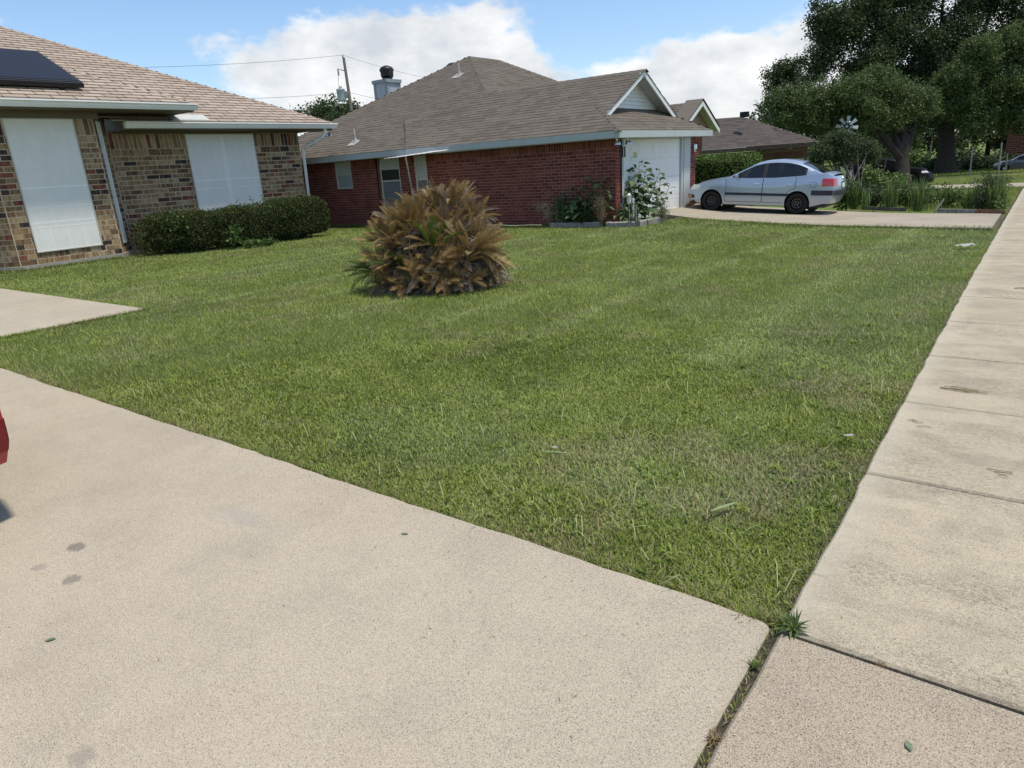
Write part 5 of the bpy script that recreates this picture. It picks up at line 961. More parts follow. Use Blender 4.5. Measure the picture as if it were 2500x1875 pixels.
weedy('leafy_plant', 'heart-leaved bright plant touching the car rear', [(-4.4, 22.0, .14, .45, .35, .42)], 2400, .075, L_WEED, 211, **K); weedy('scrub_plant', 'dark scrubby plant between the two bright clumps', [(-3.7, 22.0, .04, .6, .3, .34)], 3000, .06, L_DULL, 212, **K); weedy('bedding_plant', 'dull green weeds under the oak left of centre', [(-2.9, 22.3, .06, .7, .3, .34)], 3200, .06, L_WEED, 213, **K)
weedy('scrub_plant', 'green weeds filling the bed behind the board edging', [(-1.8, 21.8, .02, .8, .4, .32), (-1.2, 21.3, -.02, .5, .3, .30), (-2.6, 22.2, .02, .6, .4, .3)], 5200, .06, L_WEED, 214, **K); weedy('scrub_plant', 'dark mixed weeds at the right of the bed', [(-1.05, 20.7, -.02, .26, .3, .26)], 1400, .05, L_DULL, 215, dots=0, **K)
weedy('flower_bush', 'tall loose bush with pale blossoms beside the sidewalk', [(-.95, 20.75, .42, .42, .35, .22), (-.9, 20.6, .15, .34, .3, .34)], 3400, .045, L_DULL, 216, dots=26, **K)
weedy('edge_plant', 'soft bright green plant spilling toward the sidewalk edge', [(-.66, 20.1, -.05, .12, .45, .22)], 900, .05, L_WEED, 217, **K)
bushy('rose_bush', 'loose yellow-green bush growing left of the oak trunk', [(-4.45, 27.3, .22, .60, .5, .42), (-4.75, 27.3, .45, .35, .35, .28), (-3.9, 27.5, .15, .4, .4, .34)], 2600, .085, L_IRIS, (-4.4, 27.3, -.38), 218, group='weedy plants in the verge bed', shell=.2, clump=7, spread=.09)
for lab, a, b, m_ in (('pale weathered board edging the bed beside the driveway', (-1.95, 20.22, -.235), (-1.15, 19.9, -.235), W_GREY), ('reddish board edging the bed next to the sidewalk', (-1.15, 19.9, -.235), (-.56, 19.62, -.235), W_REDB), ('dark board edging the bed below the bright clump', (-3.9, 21.6, -.26), (-2.75, 20.9, -.26), W_POLE)):
    a, b = Vector(a), Vector(b); d = b-a; tag(build(MB().obox(a, d, Vector((-d.y, d.x, 0)).normalized()*.05, (0, 0, .09)), 'edging_board', m_), lab, 'board', 'boards edging the bed')
tag(build(MB().obox((-2.0, 20.25, -.25), (.16, .10, .30), (-.03, .05, 0), (0, 0, .04)), 'broken_board', W_GREY), 'short broken board sticking up at the end of the edging', 'board', 'boards edging the bed')

# ------------------------------------------------------------------ trees
def limbs(mb, base, tips, r0_, seed, fork=.35, n=8):
    r = random.Random(seed)
    for e in tips:
        b, e = Vector(base), Vector(e); a = b.lerp(e, .33)+Vector((r.uniform(-.2, .2), r.uniform(-.2, .2), .18*(e-b).length*.5)); c = b.lerp(e, .7)+Vector((r.uniform(-.25, .25), r.uniform(-.25, .25), .1*(e-b).length*.4)); q0 = r0_*(1 if e[2]-b[2] > .9*math.hypot(e[0]-b[0], e[1]-b[1]) else .5); mb.tube([b, b.lerp(a, .5), a, c, e], [q0, q0*.85, q0*.68, q0*.4, q0*.12], n, cap=False)
        for k_ in range(3):
            s_ = a.lerp(e, r.uniform(.1, .8)); d = Vector((r.uniform(-1, 1), r.uniform(-1, 1), r.uniform(-.1, .8)))*(e-b).length*.28; mb.tube([s_, s_+d*.5+Vector((0, 0, .05)), s_+d], [r0_*.32, r0_*.2, r0_*.05], 5, cap=False)
    return mb
def tree(name, label, base, trunk, tips, lumps, n, size, mat, seed, bark_=BARK, group=None, r0_=.3, cat='tree', **kw):
    rr_ = random.Random(seed+500); extra_l = []
    for l in lumps:
        for _ in range(4):
            dd = Vector((rr_.gauss(0, 1), rr_.gauss(0, 1), rr_.gauss(.25, .8))).normalized(); f_ = rr_.uniform(.26, .46); extra_l.append((l[0]+dd.x*l[3]*.95, l[1]+dd.y*l[4]*.95, l[2]+dd.z*l[5]*.95, l[3]*f_, l[4]*f_, l[5]*f_))
    lumps = list(lumps)+extra_l
    t = thing(name, label, cat, base, group=group); m = MB(); m.tube([base]+[p for p, _ in trunk], [r0_*1.35]+[q for _, q in trunk], 12, cap=False); limbs(m, trunk[-1][0], tips, trunk[-1][1]*.72, seed); build(m, 'trunk', bark_, t, True)
    foliage('crown', leaf_cloud(n, lumps, size, seed, **kw), mat, t); return t
fo = tree('oak_tree', 'small spreading oak with forked leaning trunk in front of the black car', (-5.0, 36.4, -.65), [((-5.03, 36.45, -.1), .31), ((-5.10, 36.55, .35), .29), ((-5.15, 36.65, .62), .28)], [(-4.85, 37.3, 2.7), (-5.5, 36.8, 2.4), (-7.2, 35.8, 3.0), (-8.6, 35.1, 3.0), (-6.0, 37.0, 3.8), (-4.7, 37.9, 3.0)],
    [(-9.2, 34.6, 3.25, 1.05, 1.0, .95), (-8.0, 35.4, 3.5, 1.3, 1.2, .9), (-6.8, 36.4, 3.75, 1.3, 1.2, .75), (-5.7, 37.2, 3.35, 1.1, 1.1, .8), (-4.9, 37.7, 2.95, .75, .8, .62), (-7.2, 35.7, 2.75, 1.6, 1.0, .6), (-5.6, 36.9, 2.65, 1.0, .9, .55), (-10.0, 34.3, 3.4, .6, .6, .7), (-8.6, 34.9, 2.7, .9, .8, .5), (-7.6, 35.4, 2.15, 1.2, .8, .45), (-6.3, 36.4, 2.3, 1.0, .8, .45)], 85000, .09, L_OAK2, 71, r0_=.36, shell=.5, clump=12, spread=.16)
bo = tree('oak_tree', 'large dark oak towering behind the smaller one at the top right', (-5.5, 59.0, -1.0), [((-5.6, 59.1, .3), .55), ((-5.7, 59.3, 1.4), .50), ((-6.0, 59.3, 2.6), .46)], [(-12.5, 55.5, 9), (-10, 57, 10.5), (-7, 59.5, 11), (-4, 61, 10), (-13, 55, 7), (-8, 57, 6.5), (-4, 60, 5.5)],
    [(-12.6, 55.2, 8.6, 1.7, 1.6, 1.9), (-13.4, 54.6, 6.9, 1.2, 1.3, 1.1), (-11.2, 56.2, 10.0, 1.7, 1.6, 1.5), (-9.6, 57.4, 8.3, 2.4, 2.0, 1.7), (-10.6, 56.3, 6.2, 2.0, 1.7, 1.5), (-8.2, 58.8, 10.6, 1.7, 1.7, 1.2), (-6.2, 60, 8.2, 2.2, 2, 1.7), (-4.2, 61.4, 10.3, 1.8, 1.8, 1.6), (-7.4, 58.6, 6.0, 2.2, 1.8, 1.5), (-4.0, 60.5, 6.2, 2.4, 2, 1.8), (-8.6, 57.5, 4.3, 2.0, 1.6, 1.1), (-5.6, 59.5, 4.0, 2.0, 1.6, 1.1), (-2.4, 62.5, 8.2, 1.8, 1.8, 2.0), (-13.6, 54.9, 9.6, .8, .8, 1.2), (-6, 60.2, 12.4, 2.0, 1.8, 1.1), (-1.6, 62.5, 11.6, 1.6, 1.6, 1.2), (-7.5, 58.2, 2.9, 1.8, 1.3, .8), (-4.2, 60.2, 2.8, 1.8, 1.3, .8), (-9.8, 56.8, 3.6, 1.5, 1.3, 1.0), (-2.2, 61.5, 3.6, 1.6, 1.3, 1.1)], 210000, .15, L_OAK, 72, r0_=.6, shell=.4, clump=14, spread=.28)
ro = tree('oak_tree', 'wide olive-green oak leaning in from the right edge', (-.45, 56.2, -1.0), [((-.45, 56.2, .2), .3), ((-.6, 56.0, 1.2), .26), ((-1.0, 55.7, 2.2), .24)], [(-4.6, 52.9, 4.6), (-3.2, 54, 6.2), (-1.5, 55.5, 7), (-.5, 56.4, 5)],
    [(-5.0, 52.7, 4.7, 1.0, 1.0, 1.1), (-3.9, 53.7, 5.9, 1.3, 1.2, 1.2), (-2.5, 55.0, 6.5, 1.4, 1.3, 1.2), (-1.4, 56.0, 6.6, 1.3, 1.2, 1.2), (-4.4, 53.0, 3.4, 1.2, 1.0, 1.0), (-2.8, 54.2, 4.2, 1.5, 1.2, 1.2), (-1.2, 55.4, 4.2, 1.4, 1.2, 1.3), (-3.6, 53.4, 2.3, 1.0, .9, .7), (-1.8, 54.6, 2.4, 1.3, 1.0, .8)], 105000, .12, L_OAK2, 73, r0_=.22, shell=.45, clump=14, spread=.2)
lt = tree('oak_tree', 'rounded oak rising behind the brown house roof', (-16.5, 57.6, -1.0), [((-16.5, 57.6, 1.0), .3), ((-16.6, 57.6, 2.4), .26)], [(-17.2, 57.2, 6.5), (-16.2, 58.2, 7), (-15.4, 58.2, 5.5)], [(-17.0, 57.4, 6.3, 1.0, 1.0, 1.2), (-16.3, 58.2, 6.9, 1.0, 1.0, 1.0), (-15.6, 58.2, 5.6, 1.2, 1.1, 1.2), (-16.8, 57.3, 4.7, .9, .9, .9), (-15.2, 58.4, 4.3, 1.2, 1.1, 1.2), (-16, 57.8, 3.2, 1.3, 1.2, 1.1), (-14.4, 58.6, 3.0, 1.3, 1, 1.3), (-13.2, 59, 2.6, 1.3, 1, 1.3)], 26000, .15, L_OAK, 74, r0_=.3, shell=.5, clump=12, spread=.26)
# far background greenery, each tree by itself
BGT = [((-60.5, 49.5, -1), 3.3, 8.6, 'pale green treetop between the tan roof and the utility pole', 'near'), ((-54.0, 47.5, -1), 1.7, 7.6, 'small treetop peeking out beside the chimney', 'near'), ((-27.5, 92, -1), 4.5, 5.6, 'distant tree behind the brown house, nearest the hedge', 'far'), ((-20, 96, -1), 5, 5.6, 'distant tree behind the crape myrtle', 'far'), ((-14.0, 88, -1), 4.2, 6.0, 'distant dark tree behind the forked oak trunk', 'far'), ((-9.8, 98, -1), 4.4, 5.8, 'distant pale tree left of the big oak trunk', 'far'), ((-5.6, 104, -1), 4.6, 5.8, 'distant tree right of the big oak trunk', 'far'), ((-1.2, 100, -1), 3.8, 5.6, 'distant tree beside the far brick house', 'far'), ((4, 92, -1), 3.6, 5, 'distant tree at the right frame edge', 'far')]
for i, (b, r_c, h, lab, kd) in enumerate(BGT):
    rr = random.Random(i); lum = [(b[0]+rr.uniform(-.6, .6)*r_c, b[1]+rr.uniform(-.5, .5)*r_c, h-r_c*.35+rr.uniform(-.5, .4)*r_c if kd == 'near' else max(.6, h*.5+rr.uniform(-.45, .5)*h), r_c*rr.uniform(.35, .6), r_c*rr.uniform(.35, .6), (r_c if kd == 'near' else h)*rr.uniform(.28, .42)) for _ in range(8 if kd == 'near' else 14)]
    tree('background_tree', lab, b, [((b[0], b[1], h*.25), .2), ((b[0]+.1, b[1], h*.45), .16)], [l[:3] for l in lum[:4]], lum, 9000 if kd == 'near' else 15000, .24 if kd == 'near' else .30, L_BG if i % 2 == 0 else L_OAK, 80+i, r0_=.22, group='trees in the far background', shell=.35, clump=10, spread=.34)
for i, (x, y, rx, h, lab, mt) in enumerate([(-8.2, 66, 1.0, 1.6, 'bright yellow-green rounded bush beyond the black car', L_IRIS), (-6.0, 60.5, 1.1, 1.1, 'dark bush at the foot of the big oak', L_OAK), (-4.0, 63.5, 1.5, .9, 'low dark shrubs before the far grey car', L_OAK), (-2.6, 65.5, 1.4, 1.0, 'low dark shrubs under the far trees on the right', L_OAK), (-5.0, 66, 1.2, 1.5, 'grey-green shrub right of the big oak', L_BG), (-10.5, 64, 1.8, 2.4, 'dark shrubs behind the black car roof', L_OAK)]):
    z = Z(x, y); bushy('background_bush', lab, [(x, y, z+h*.45, rx, .9, h*.55), (x+rx*.5, y+.2, z+h*.35, rx*.7, .8, h*.4), (x-rx*.5, y, z+h*.3, rx*.7, .8, h*.38)], 2600, .2, mt, (x, y, z), 120+i, cat='bush', group='bushes in the far background', shell=.3, clump=8, spread=.2)
# staked young trees on the far lawn
for i, (x, y, h, lab) in enumerate(((-6.9, 62.5, 2.3, 'thin upright stake left of the big oak trunk'), (-3.6, 53.0, 1.75, 'thin upright stake right of the big oak trunk'), (-2.1, 52.0, 1.9, 'thin upright stake in front of the far grey car'), (-2.0, 59.3, 1.1, 'short upright stake beside the far car'))):
    z = Z(x, y); tag(build(MB().tube([(x, y, z-.1), (x-.05, y, z+h)], .045, 6), 'tree_stake', W_GREY), lab, 'stake', 'stakes on the far lawn')
# crape myrtle
cm_ = thing('crape_myrtle', 'multi-stemmed grey-barked crape myrtle behind the silver car', 'tree', (-5.85, 29.2, -.45)); m = MB(); rr = random.Random(4)
for i in range(15):
    b = Vector((-5.85+rr.uniform(-.4, .5), 29.2+rr.uniform(-.3, .4), -.5)); e = Vector((-6.1+rr.uniform(-.9, .9), 29.5+rr.uniform(-.4, .4), rr.uniform(.9, 1.5))); m.tube([b, b.lerp(e, .5)+Vector((rr.uniform(-.06, .06), 0, .08)), e], [.035, .03, .012], 6)
build(m, 'stems', BARK_L, cm_); foliage('crown', leaf_cloud(22000, [(-6.2, 29.5, 1.40, .75, .6, .42), (-6.8, 29.0, 1.25, .5, .5, .42), (-5.6, 30.0, 1.3, .55, .5, .42), (-6.3, 29.4, 1.75, .55, .5, .28), (-5.3, 30.2, 1.05, .35, .4, .35), (-7.0, 28.9, .95, .35, .3, .3), (-6.1, 29.6, 1.0, .6, .4, .3)], .07, 91, shell=.3, clump=9, spread=.12), L_DULL, cm_)
# ornamental windmill
wm = thing('garden_windmill', 'white ornamental garden windmill among the branches behind the car', 'windmill', (-6.3, 30.6, -.5)); hub = Vector((-6.43, 31.09, 2.15)); base = Vector((-6.36, 30.75, -.5)); view = (CAM-hub).normalized(); view.z = 0; view.normalize(); sd_ = Vector((-view.y, view.x, 0)); m = MB()
for a, b in ((-1, -1), (1, -1), (1, 1), (-1, 1)):
    m.tube([base+sd_*a*.40+view*b*.40, hub-Vector((0, 0, .12))+sd_*a*.05+view*(b*.05-.12)], .022, 6)
for f in (.25, .5, .75):
    s_ = .40*(1-f)+.05*f; zc = base.lerp(hub-Vector((0, 0, .12)), f)
    for (a, b), (c, d) in (((-1, -1), (1, -1)), ((1, -1), (1, 1)), ((1, 1), (-1, 1)), ((-1, 1), (-1, -1))): m.tube([zc+sd_*a*s_+view*(b*s_-.1*f), zc+sd_*c*s_+view*(d*s_-.1*f)], .012, 5)
    s2_ = .40*(1-f+.22)+.05*f
    for a in (-1, 1): m.tube([zc+sd_*a*s_+view*s_, zc-Vector((0, 0, .6))+sd_*-a*s2_+view*s2_], .010, 5)
W_MILL = painted('worn_white_metal', (.50, .51, .50), .6, .5); build(m, 'tower', W_MILL, wm)
build(MB().lathe([(0, -.03), (.05, -.02), (.05, .02), (0, .03)], hub, 'y', 10), 'hub', K_CHROME, wm)
for i in range(8):
    t = 2*math.pi*i/8+.12; dr = Vector((0, 0, 1))*math.cos(t)+sd_*math.sin(t); tn = (Vector((0, 0, 1))*-math.sin(t)+sd_*math.cos(t))*.9+view*.35
    p = hub+view*.03; build(MB().add([p+dr*.12-tn*.035, p+dr*.12+tn*.035, p+dr*.40+tn*.075, p+dr*.40-tn*.075], [(0, 1, 2, 3)]).add([p+dr*.12-tn*.035-view*.006, p+dr*.12+tn*.035-view*.006, p+dr*.40+tn*.075-view*.006, p+dr*.40-tn*.075-view*.006], [(3, 2, 1, 0)]), 'blade', W_MILL, wm)
m = MB()
for k_ in range(24):
    t0, t1 = 2*math.pi*k_/24, 2*math.pi*(k_+1)/24; P_ = [hub+view*.02+(Vector((0, 0, 1))*math.cos(t)+sd_*math.sin(t))*.2 for t in (t0, t1)]; m.tube(P_, .006, 4)
build(m, 'wheel_ring', K_CHROME, wm)
tv = hub-view*.5; build(MB().tube([hub, tv], .012, 5).obox(tv-Vector((0, 0, .12)), -view*.35, sd_*.006, (0, 0, .24)), 'tail_vane', W_MILL, wm)

# ------------------------------------------------------------------ utility pole and wires
up_ = thing('utility_pole', 'leaning grey utility pole with a transformer behind the red brick house', 'utility pole', (-50.6, 44.7, 0)); build(MB().tube([(-50.3, 44.6, -1), (-51.07, 45.1, 7.11), (-52.27, 46.0, 11.7)], [.19, .15, .12], 10), 'pole', W_POLE, up_)
T = Vector((-52.2, 45.1, 8.5)); build(MB().lathe([(.02, 1.02), (.36, 1.0), (.40, .92), (.38, .88), (.38, .0), (.30, -.06), (.02, -.06)], T-Vector((0, 0, .45)), n=14).box((T.x+.3, T.y+.1, T.z-.3), (T.x+.7, T.y+.25, T.z+.3)), 'transformer', M_TRANS, up_, True)
m = MB()
for dx in (-.12, .12): m.lathe([(.03, 0), (.09, .04), (.05, .08), (.09, .12), (.05, .16), (.07, .2), (.02, .24)], T+Vector((dx, 0, .55)), n=8)
build(m, 'bushing', M_LEAD, up_); build(MB().lathe([(.03, 0), (.06, .04), (.03, .08), (.06, .12), (.03, .3)], (-52.42, 46.05, 11.65), n=8), 'pole_pin', M_WIRE, up_)
build(MB().tube([(-52.1, 45.8, 10.6), (-52.6, 45.6, 10.75)], .04, 6).lathe([(.06, -.3), (.09, -.2), (.06, -.1), (.09, 0), (.06, .1), (.09, .2), (.05, .3)], (-52.72, 45.55, 10.55), n=8), 'fuse_cutout', M_LEAD, up_)
build(MB().tube([(-52.7, 45.5, 10.25), (-52.6, 45.3, 9.7), (-52.35, 45.1, 9.25)], .018, 5).tube([(-51.8, 45.0, 8.2), (-52.1, 44.9, 7.7), (-51.4, 45.0, 7.6)], .02, 5), 'drop_wire', M_WIRE, up_)
for lab, a, b, sag in (('upper power line running left from the pole top', (-52.42, 46.05, 11.95), (-58.5, 16.5, 9.9), .5), ('lower power line running left from the transformer', (-52.2, 45.0, 8.72), (-46.0, 20, 7.0), .35), ('power line running right from the pole top behind the roof', (-52.42, 46.05, 11.95), (-58.0, 72, 11.4), .5), ('lower power line running right from the pole behind the chimney', (-51.5, 45.4, 8.7), (-57, 70, 8.2), .4)):
    a, b = Vector(a), Vector(b); tag(build(MB().tube([a.lerp(b, t)-Vector((0, 0, sag*4*t*(1-t))) for t in lin(0, 1, 13)], .013, 5), 'power_line', M_WIRE), lab, 'wire', 'wires on the utility pole')

# ------------------------------------------------------------------ cars
def car(name, label, loc, rz, pitch, sc, paint, x0=-.80, x1=3.42, wb=2.5, W=.835, sill=.21, Rw=.295, Ra=.345, top=(), roof=(), tumble=.20, wins=((.62, 1.45), (1.55, 2.55)), doors=((.42, 1.50), (1.51, 2.42)),
        rims=K_STEEL, rimr=.18, moulding=True, strip=True, tail=(.78, .98), lamp=(.62, .76), detail=True, fend=(.25, .12), bulge=(.13, .10), lens=K_RED, tuck=.16):
    t = thing(name, label, 'car', loc); t.rotation_euler = (0, pitch, rz); t.scale = (sc, sc, sc)
    base = Matrix.LocRotScale(Vector(loc), t.rotation_euler.to_quaternion(), t.scale)
    def put(nm, mb, mat, parent=t, smooth=True):
        me = mb.mesh(nm, mat, smooth); o = bpy.data.objects.new(nm, me); col.objects.link(o); o.parent = parent; return o
    tx, tz = np.array(top).T; rx, rz_ = np.array(roof).T
    xs = np.linspace(x0, x1, 400); k_ = np.exp(-.5*(np.arange(-12, 13)/5.)**2); k_ /= k_.sum()
    sm = lambda a: np.convolve(np.pad(a, 12, 'edge'), k_, 'valid')
    ztab = sm(np.interp(xs, tx, tz)); rxs = np.linspace(rx[0], rx[-1], 200); rtab = np.interp(rxs, rx, rz_); k2 = np.exp(-.5*(np.arange(-10, 11)/4.)**2); k2 /= k2.sum(); rtab[10:-10] = np.convolve(rtab, k2, 'valid')
    zt_ = lambda x: float(np.interp(x, xs, ztab)); zr_ = lambda x: float(np.interp(x, rxs, rtab))
    def zb_(x):
        z = sill
        if x < -.3: z = sill+.05*((-.3-x)/.5)
        if x > wb+.35: z = sill+.09*min(1, (x-wb-.35)/.35)
        for a in (0, wb):
            if abs(x-a) < Ra: z = max(z, Rw+math.sqrt(Ra*Ra-(x-a)**2))
        return z
    def Wx(x):
        w = W; f = max(0, (x0+.85-x)/.85); r = max(0, (x-(x1-.75))/.75); w *= 1-fend[0]*f**2.6-fend[1]*r**2.6
        for a in (0, wb): w += .014*max(0, 1-((x-a)/(Ra*1.25))**2)
        return w
    def body(x, z, off=0, sg=-1):
        zz = zt_(x); v = (z-.2)/max(.2, zz-.2); s = .945+.055*float(ss(0, .3, v))-.075*float(ss(.72, 1.04, v)); y = Wx(x)*s+off
        f = max(0, (x0+.6-x)/.6)**2.2; r = max(0, (x-(x1-.5))/.5)**2.2; d = 0
        d += f*(.26*max(0, (z-.46)/.4)**2+.12*max(0, (.46-z)/.25)**2); d -= r*(.08*max(0, (z-.60)/.45)**2+tuck*max(0, (.60-z)/.4)**2)
        return Vector((x+d, sg*y, z))
    def cap(k, z, end, off=0):
        x = x0 if end == 0 else x1; p = body(x, z); q = p.copy(); q.y = k*abs(p.y); q.x += (-1 if end == 0 else 1)*(bulge[end]*(1-abs(k)**2.4)+off); return q
    def grid(mb, P, flip=False):
        n, m = len(P), len(P[0]); mb.add([p for r in P for p in r], [((i*m+j, i*m+j+1, (i+1)*m+j+1, (i+1)*m+j) if not flip else (i*m+j, (i+1)*m+j, (i+1)*m+j+1, i*m+j+1)) for i in range(n-1) for j in range(m-1)])
    X = sorted(set(np.round(np.r_[np.linspace(x0, x1, 96), [a+s*Ra*f for a in (0, wb) for s in (-1, 1) for f in (.8, .93, .985, .999, 1.001)]], 4)))
    nv = 13; mb = MB()
    for sg in (-1, 1): grid(mb, [[body(x, zb_(x)+(zt_(x)-zb_(x))*j/nv, 0, sg) for j in range(nv+1)] for x in X], sg > 0)
    K = lin(-1, 1, 13)
    grid(mb, [[Vector((body(x, zt_(x)).x, k*abs(body(x, zt_(x)).y), zt_(x)+.035*(1-k*k))) for k in K] for x in X])
    for e in (0, 1):
        x = x0 if e == 0 else x1; grid(mb, [[cap(k, zb_(x)+(zt_(x)-zb_(x))*j/nv, e) for k in K] for j in range(nv+1)], e == 1)
    hmax = max(rtab)-zt_((rx[0]+rx[-1])/2)
    def sect(x):
        zb2 = zt_(x)-.03; zr2 = max(zr_(x), zb2+.03); h = zr2-zb2; yb = Wx(x)*.915; yt = yb-tumble*min(1, h/hmax); e = .075*min(1, h/.3); return zb2, zr2, yb, yt, e
    def side(x, z, off=0, sg=-1):
        zb2, zr2, yb, yt, e = sect(x); f = (z-zb2)/max(.02, (zr2-e-zb2)); return Vector((x, sg*(yb+(yt-yb)*min(1.05, f)+off), z))
    def over(x, w, off=0):
        zb2, zr2, yb, yt, e = sect(x); a = abs(w); return Vector((x, w*yt, zr2+.012*(1-a*a)-e*.9*a**5+off))
    GX = np.linspace(rx[0], rx[-1], 44); P = []
    for x in GX:
        zb2, zr2, yb, yt, e = sect(x); row = [Vector((x, -yb, zb2)), side(x, zb2+(zr2-e-zb2)*.5), side(x, zr2-e)]+[over(x, w) for w in (-.93, -.8, -.6, -.3, 0, .3, .6, .8, .93)]+[side(x, zr2-e, 0, 1), side(x, zb2+(zr2-e-zb2)*.5, 0, 1), Vector((x, yb, zb2))]; P.append(row)
    grid(mb, P, True); bo_ = put('body', mb, paint)
    ub = MB().box((x0+.15, -W*.86, .19), (x1-.2, W*.86, .30)).box((.42, -W*.9, .22), (wb-.42, W*.9, .5)).box((x0+.2, -W*.55, .3), (x1-.25, W*.55, .62))
    for a in (0, wb): ub.lathe([(Ra+.02, -W*.93), (Ra+.02, W*.93)], (a, 0, Rw), 'y', 18)
    put('underbody', ub, K_TRIM, smooth=False)
    # glass
    def pane(a, b, sg, lo=.025, hi=.035, n=16):
        m = MB(); grid(m, [[side(x, lerp(min(zt_(x)-.03+lo+.03, zr_(x)-sect(x)[4]*.6-.02), zr_(x)-sect(x)[4]*.5-hi, j/3), .006, sg) for j in range(4)] for x in lin(a, b, n)], sg > 0); return m
    lerp = lambda a, b, f: a+(max(b, a+.002)-a)*f
    for sg in (-1, 1):
        for i, (a, b) in enumerate(wins):
            put('side_window', pane(a, b, sg), G_DARK)
        surround = MB(); grid(surround, [[side(x, lerp(zt_(x)+.012, zr_(x)-sect(x)[4]*.5-.035, j/3), .003, sg) for j in range(4)] for x in lin(wins[0][0]-.12, wins[-1][1]+.05, 30)], sg > 0); put('window_surround', surround, K_TRIM)
    apex = rx[int(np.argmax(rz_))]; i0 = [x for x, z in roof if z > max(rz_)-.10]; xa, xb = i0[0], i0[-1]
    m = MB(); grid(m, [[over(x, w, .006) for w in lin(-.86, .86, 9)] for x in lin(rx[0]+.06, xa-.02, 10)], True); put('windscreen', m, G_DARK)
    m = MB(); grid(m, [[over(x, w, .006) for w in lin(-.82, .82, 9)] for x in lin(xb+.07, rx[-1]-.05, 10)], True); put('rear_window', m, G_DARK)
    # doors with seams and handles
    for sg in (-1, 1):
        for a, b in doors:
            lo = lambda x: max(.30, zb_(x)+.035) if x < wb-Ra*1.15 else max(.30, Rw+math.sqrt(max(0, (Ra*1.15)**2-(x-wb)**2))+.02); hi = lambda x: zt_(x)-.015
            m = MB(); grid(m, [[body(x, lo(x)+(hi(x)-lo(x))*j/10, .004, sg) for j in range(11)] for x in lin(a, b, 16)], sg > 0); d = put('door', m, paint)
            if not detail: continue
            m = MB(); w = .006
            for x in (a, b): grid(m, [[body(x+q, lo(x)+(hi(x)-lo(x))*j/8, .0055, sg) for j in range(9)] for q in (-w, w)], sg > 0)
            grid(m, [[body(x, lo(x)+q, .0055, sg) for x in lin(a, b, 14)] for q in (-w, w)]); put('door_seam', m, K_TRIM, d)
            hx = b-.17; m = MB(); grid(m, [[body(x, .80+q, .006+.022*math.sin(math.pi*(i+.5)/6), sg) for x in lin(hx-.09, hx+.09, 8)] for i, q in enumerate(lin(-.028, .028, 6))]); put('handle', m, paint, d)
            if moulding:
                m = MB(); grid(m, [[body(x, z, o_, sg) for z, o_ in ((.485, .004), (.49, .020), (.55, .022), (.558, .004))] for x in lin(a+.008, b-.008 if b < 2.2 else b-.16, 12)], sg > 0); put('side_moulding', m, K_TRIM, d)
        m = MB().lathe([(0, -.05), (.05, -.04), (.075, 0), (.07, .04), (0, .05)], (wins[0][0]+.05, sg*(W+.07), zt_(.6)+.06), 'x', 10); put('mirror', m, paint)
    # lamps, bumpers, plate
    def wrap(nm, end, xin, z0, z1, kin, off, mat, sgs=(-1, 1), nz=4):
        for sg in sgs:
            x_e = x0 if end == 0 else x1; xi = x_e+(xin if end == 0 else -xin); m = MB(); zs = lin(z0, z1, nz)
            grid(m, [[body(x, z, off, sg) for z in zs] for x in lin(xi, x_e, 7)]); grid(m, [[cap(k*sg, z, end, off) for z in zs] for k in lin(1, kin, 6)]); put(nm, m, mat)
    wrap('tail_lamp', 1, .30, tail[0], tail[1], .72, .010 if lens is K_RED else .004, lens); wrap('headlight', 0, .42, lamp[0], lamp[1], .62, .008, K_CLEAR)
    if strip:
        wrap('bumper_strip', 1, .55, .53, .66, 0, .028, K_TRIM); wrap('bumper_grille', 0, .22, .36, .46, .62, .012, K_TRIM); wrap('marker_lamp', 0, .13, .385, .44, .93, .018, K_AMBER)
    if detail:
        pl_ = MB(); grid(pl_, [[cap(k, z, 1, .012) for z in (.72, .84)] for k in lin(-.22, .22, 4)]); put('number_plate', pl_, K_PLATE)
        pf = MB(); grid(pf, [[cap(k, z, 1, .006) for z in (.695, .875)] for k in lin(-.27, .27, 4)]); put('plate_recess', pf, K_TRIM)
        bd = MB().lathe([(0, .02), (.05, .015), (.055, 0)], cap(0, .945, 1, -.005), 'x', 12); put('badge', bd, K_CHROME)
        fl_ = MB(); w = .004
        for a, b in (((wb+.32, .74), (wb+.47, .74)), ((wb+.47, .74), (wb+.47, .88)), ((wb+.47, .88), (wb+.32, .88)), ((wb+.32, .88), (wb+.32, .74))):
            grid(fl_, [[body(a[0]+dx, a[1]+dz, .003), body(b[0]+dx, b[1]+dz, .003)] for dx, dz in ((-w, -w), (w, w))])
        put('fuel_flap', fl_, K_TRIM)
        put('aerial', MB().tube([(xb-.05, 0, max(rz_)-.03), (xb+.12, 0, max(rz_)+.20)], .006, 5), K_TRIM)
        sw = MB().tube([(.95+.0, -.35, .95), (1.05, -.35, 1.12)], .02, 5); put('steering_wheel', sw, K_TRIM)
    # wheels
    tyre = MB().lathe([(rimr, -.085), (rimr+.03, -.10), (Rw-.03, -.10), (Rw-.005, -.075), (Rw, -.04), (Rw, .04), (Rw-.005, .075), (Rw-.03, .10), (rimr+.03, .10), (rimr, .085)], (0, 0, 0), 'y', 28).mesh('tyre', K_RUB, True)
    rim = MB().lathe([(.0, -.03), (.05, -.035), (.075, -.02), (rimr*.62, -.045), (rimr*.80, -.05), (rimr*.88, -.02), (rimr*.96, -.075), (rimr+.002, -.09)], (0, 0, 0), 'y', 28).mesh('rim', rims, True)
    slot = MB()
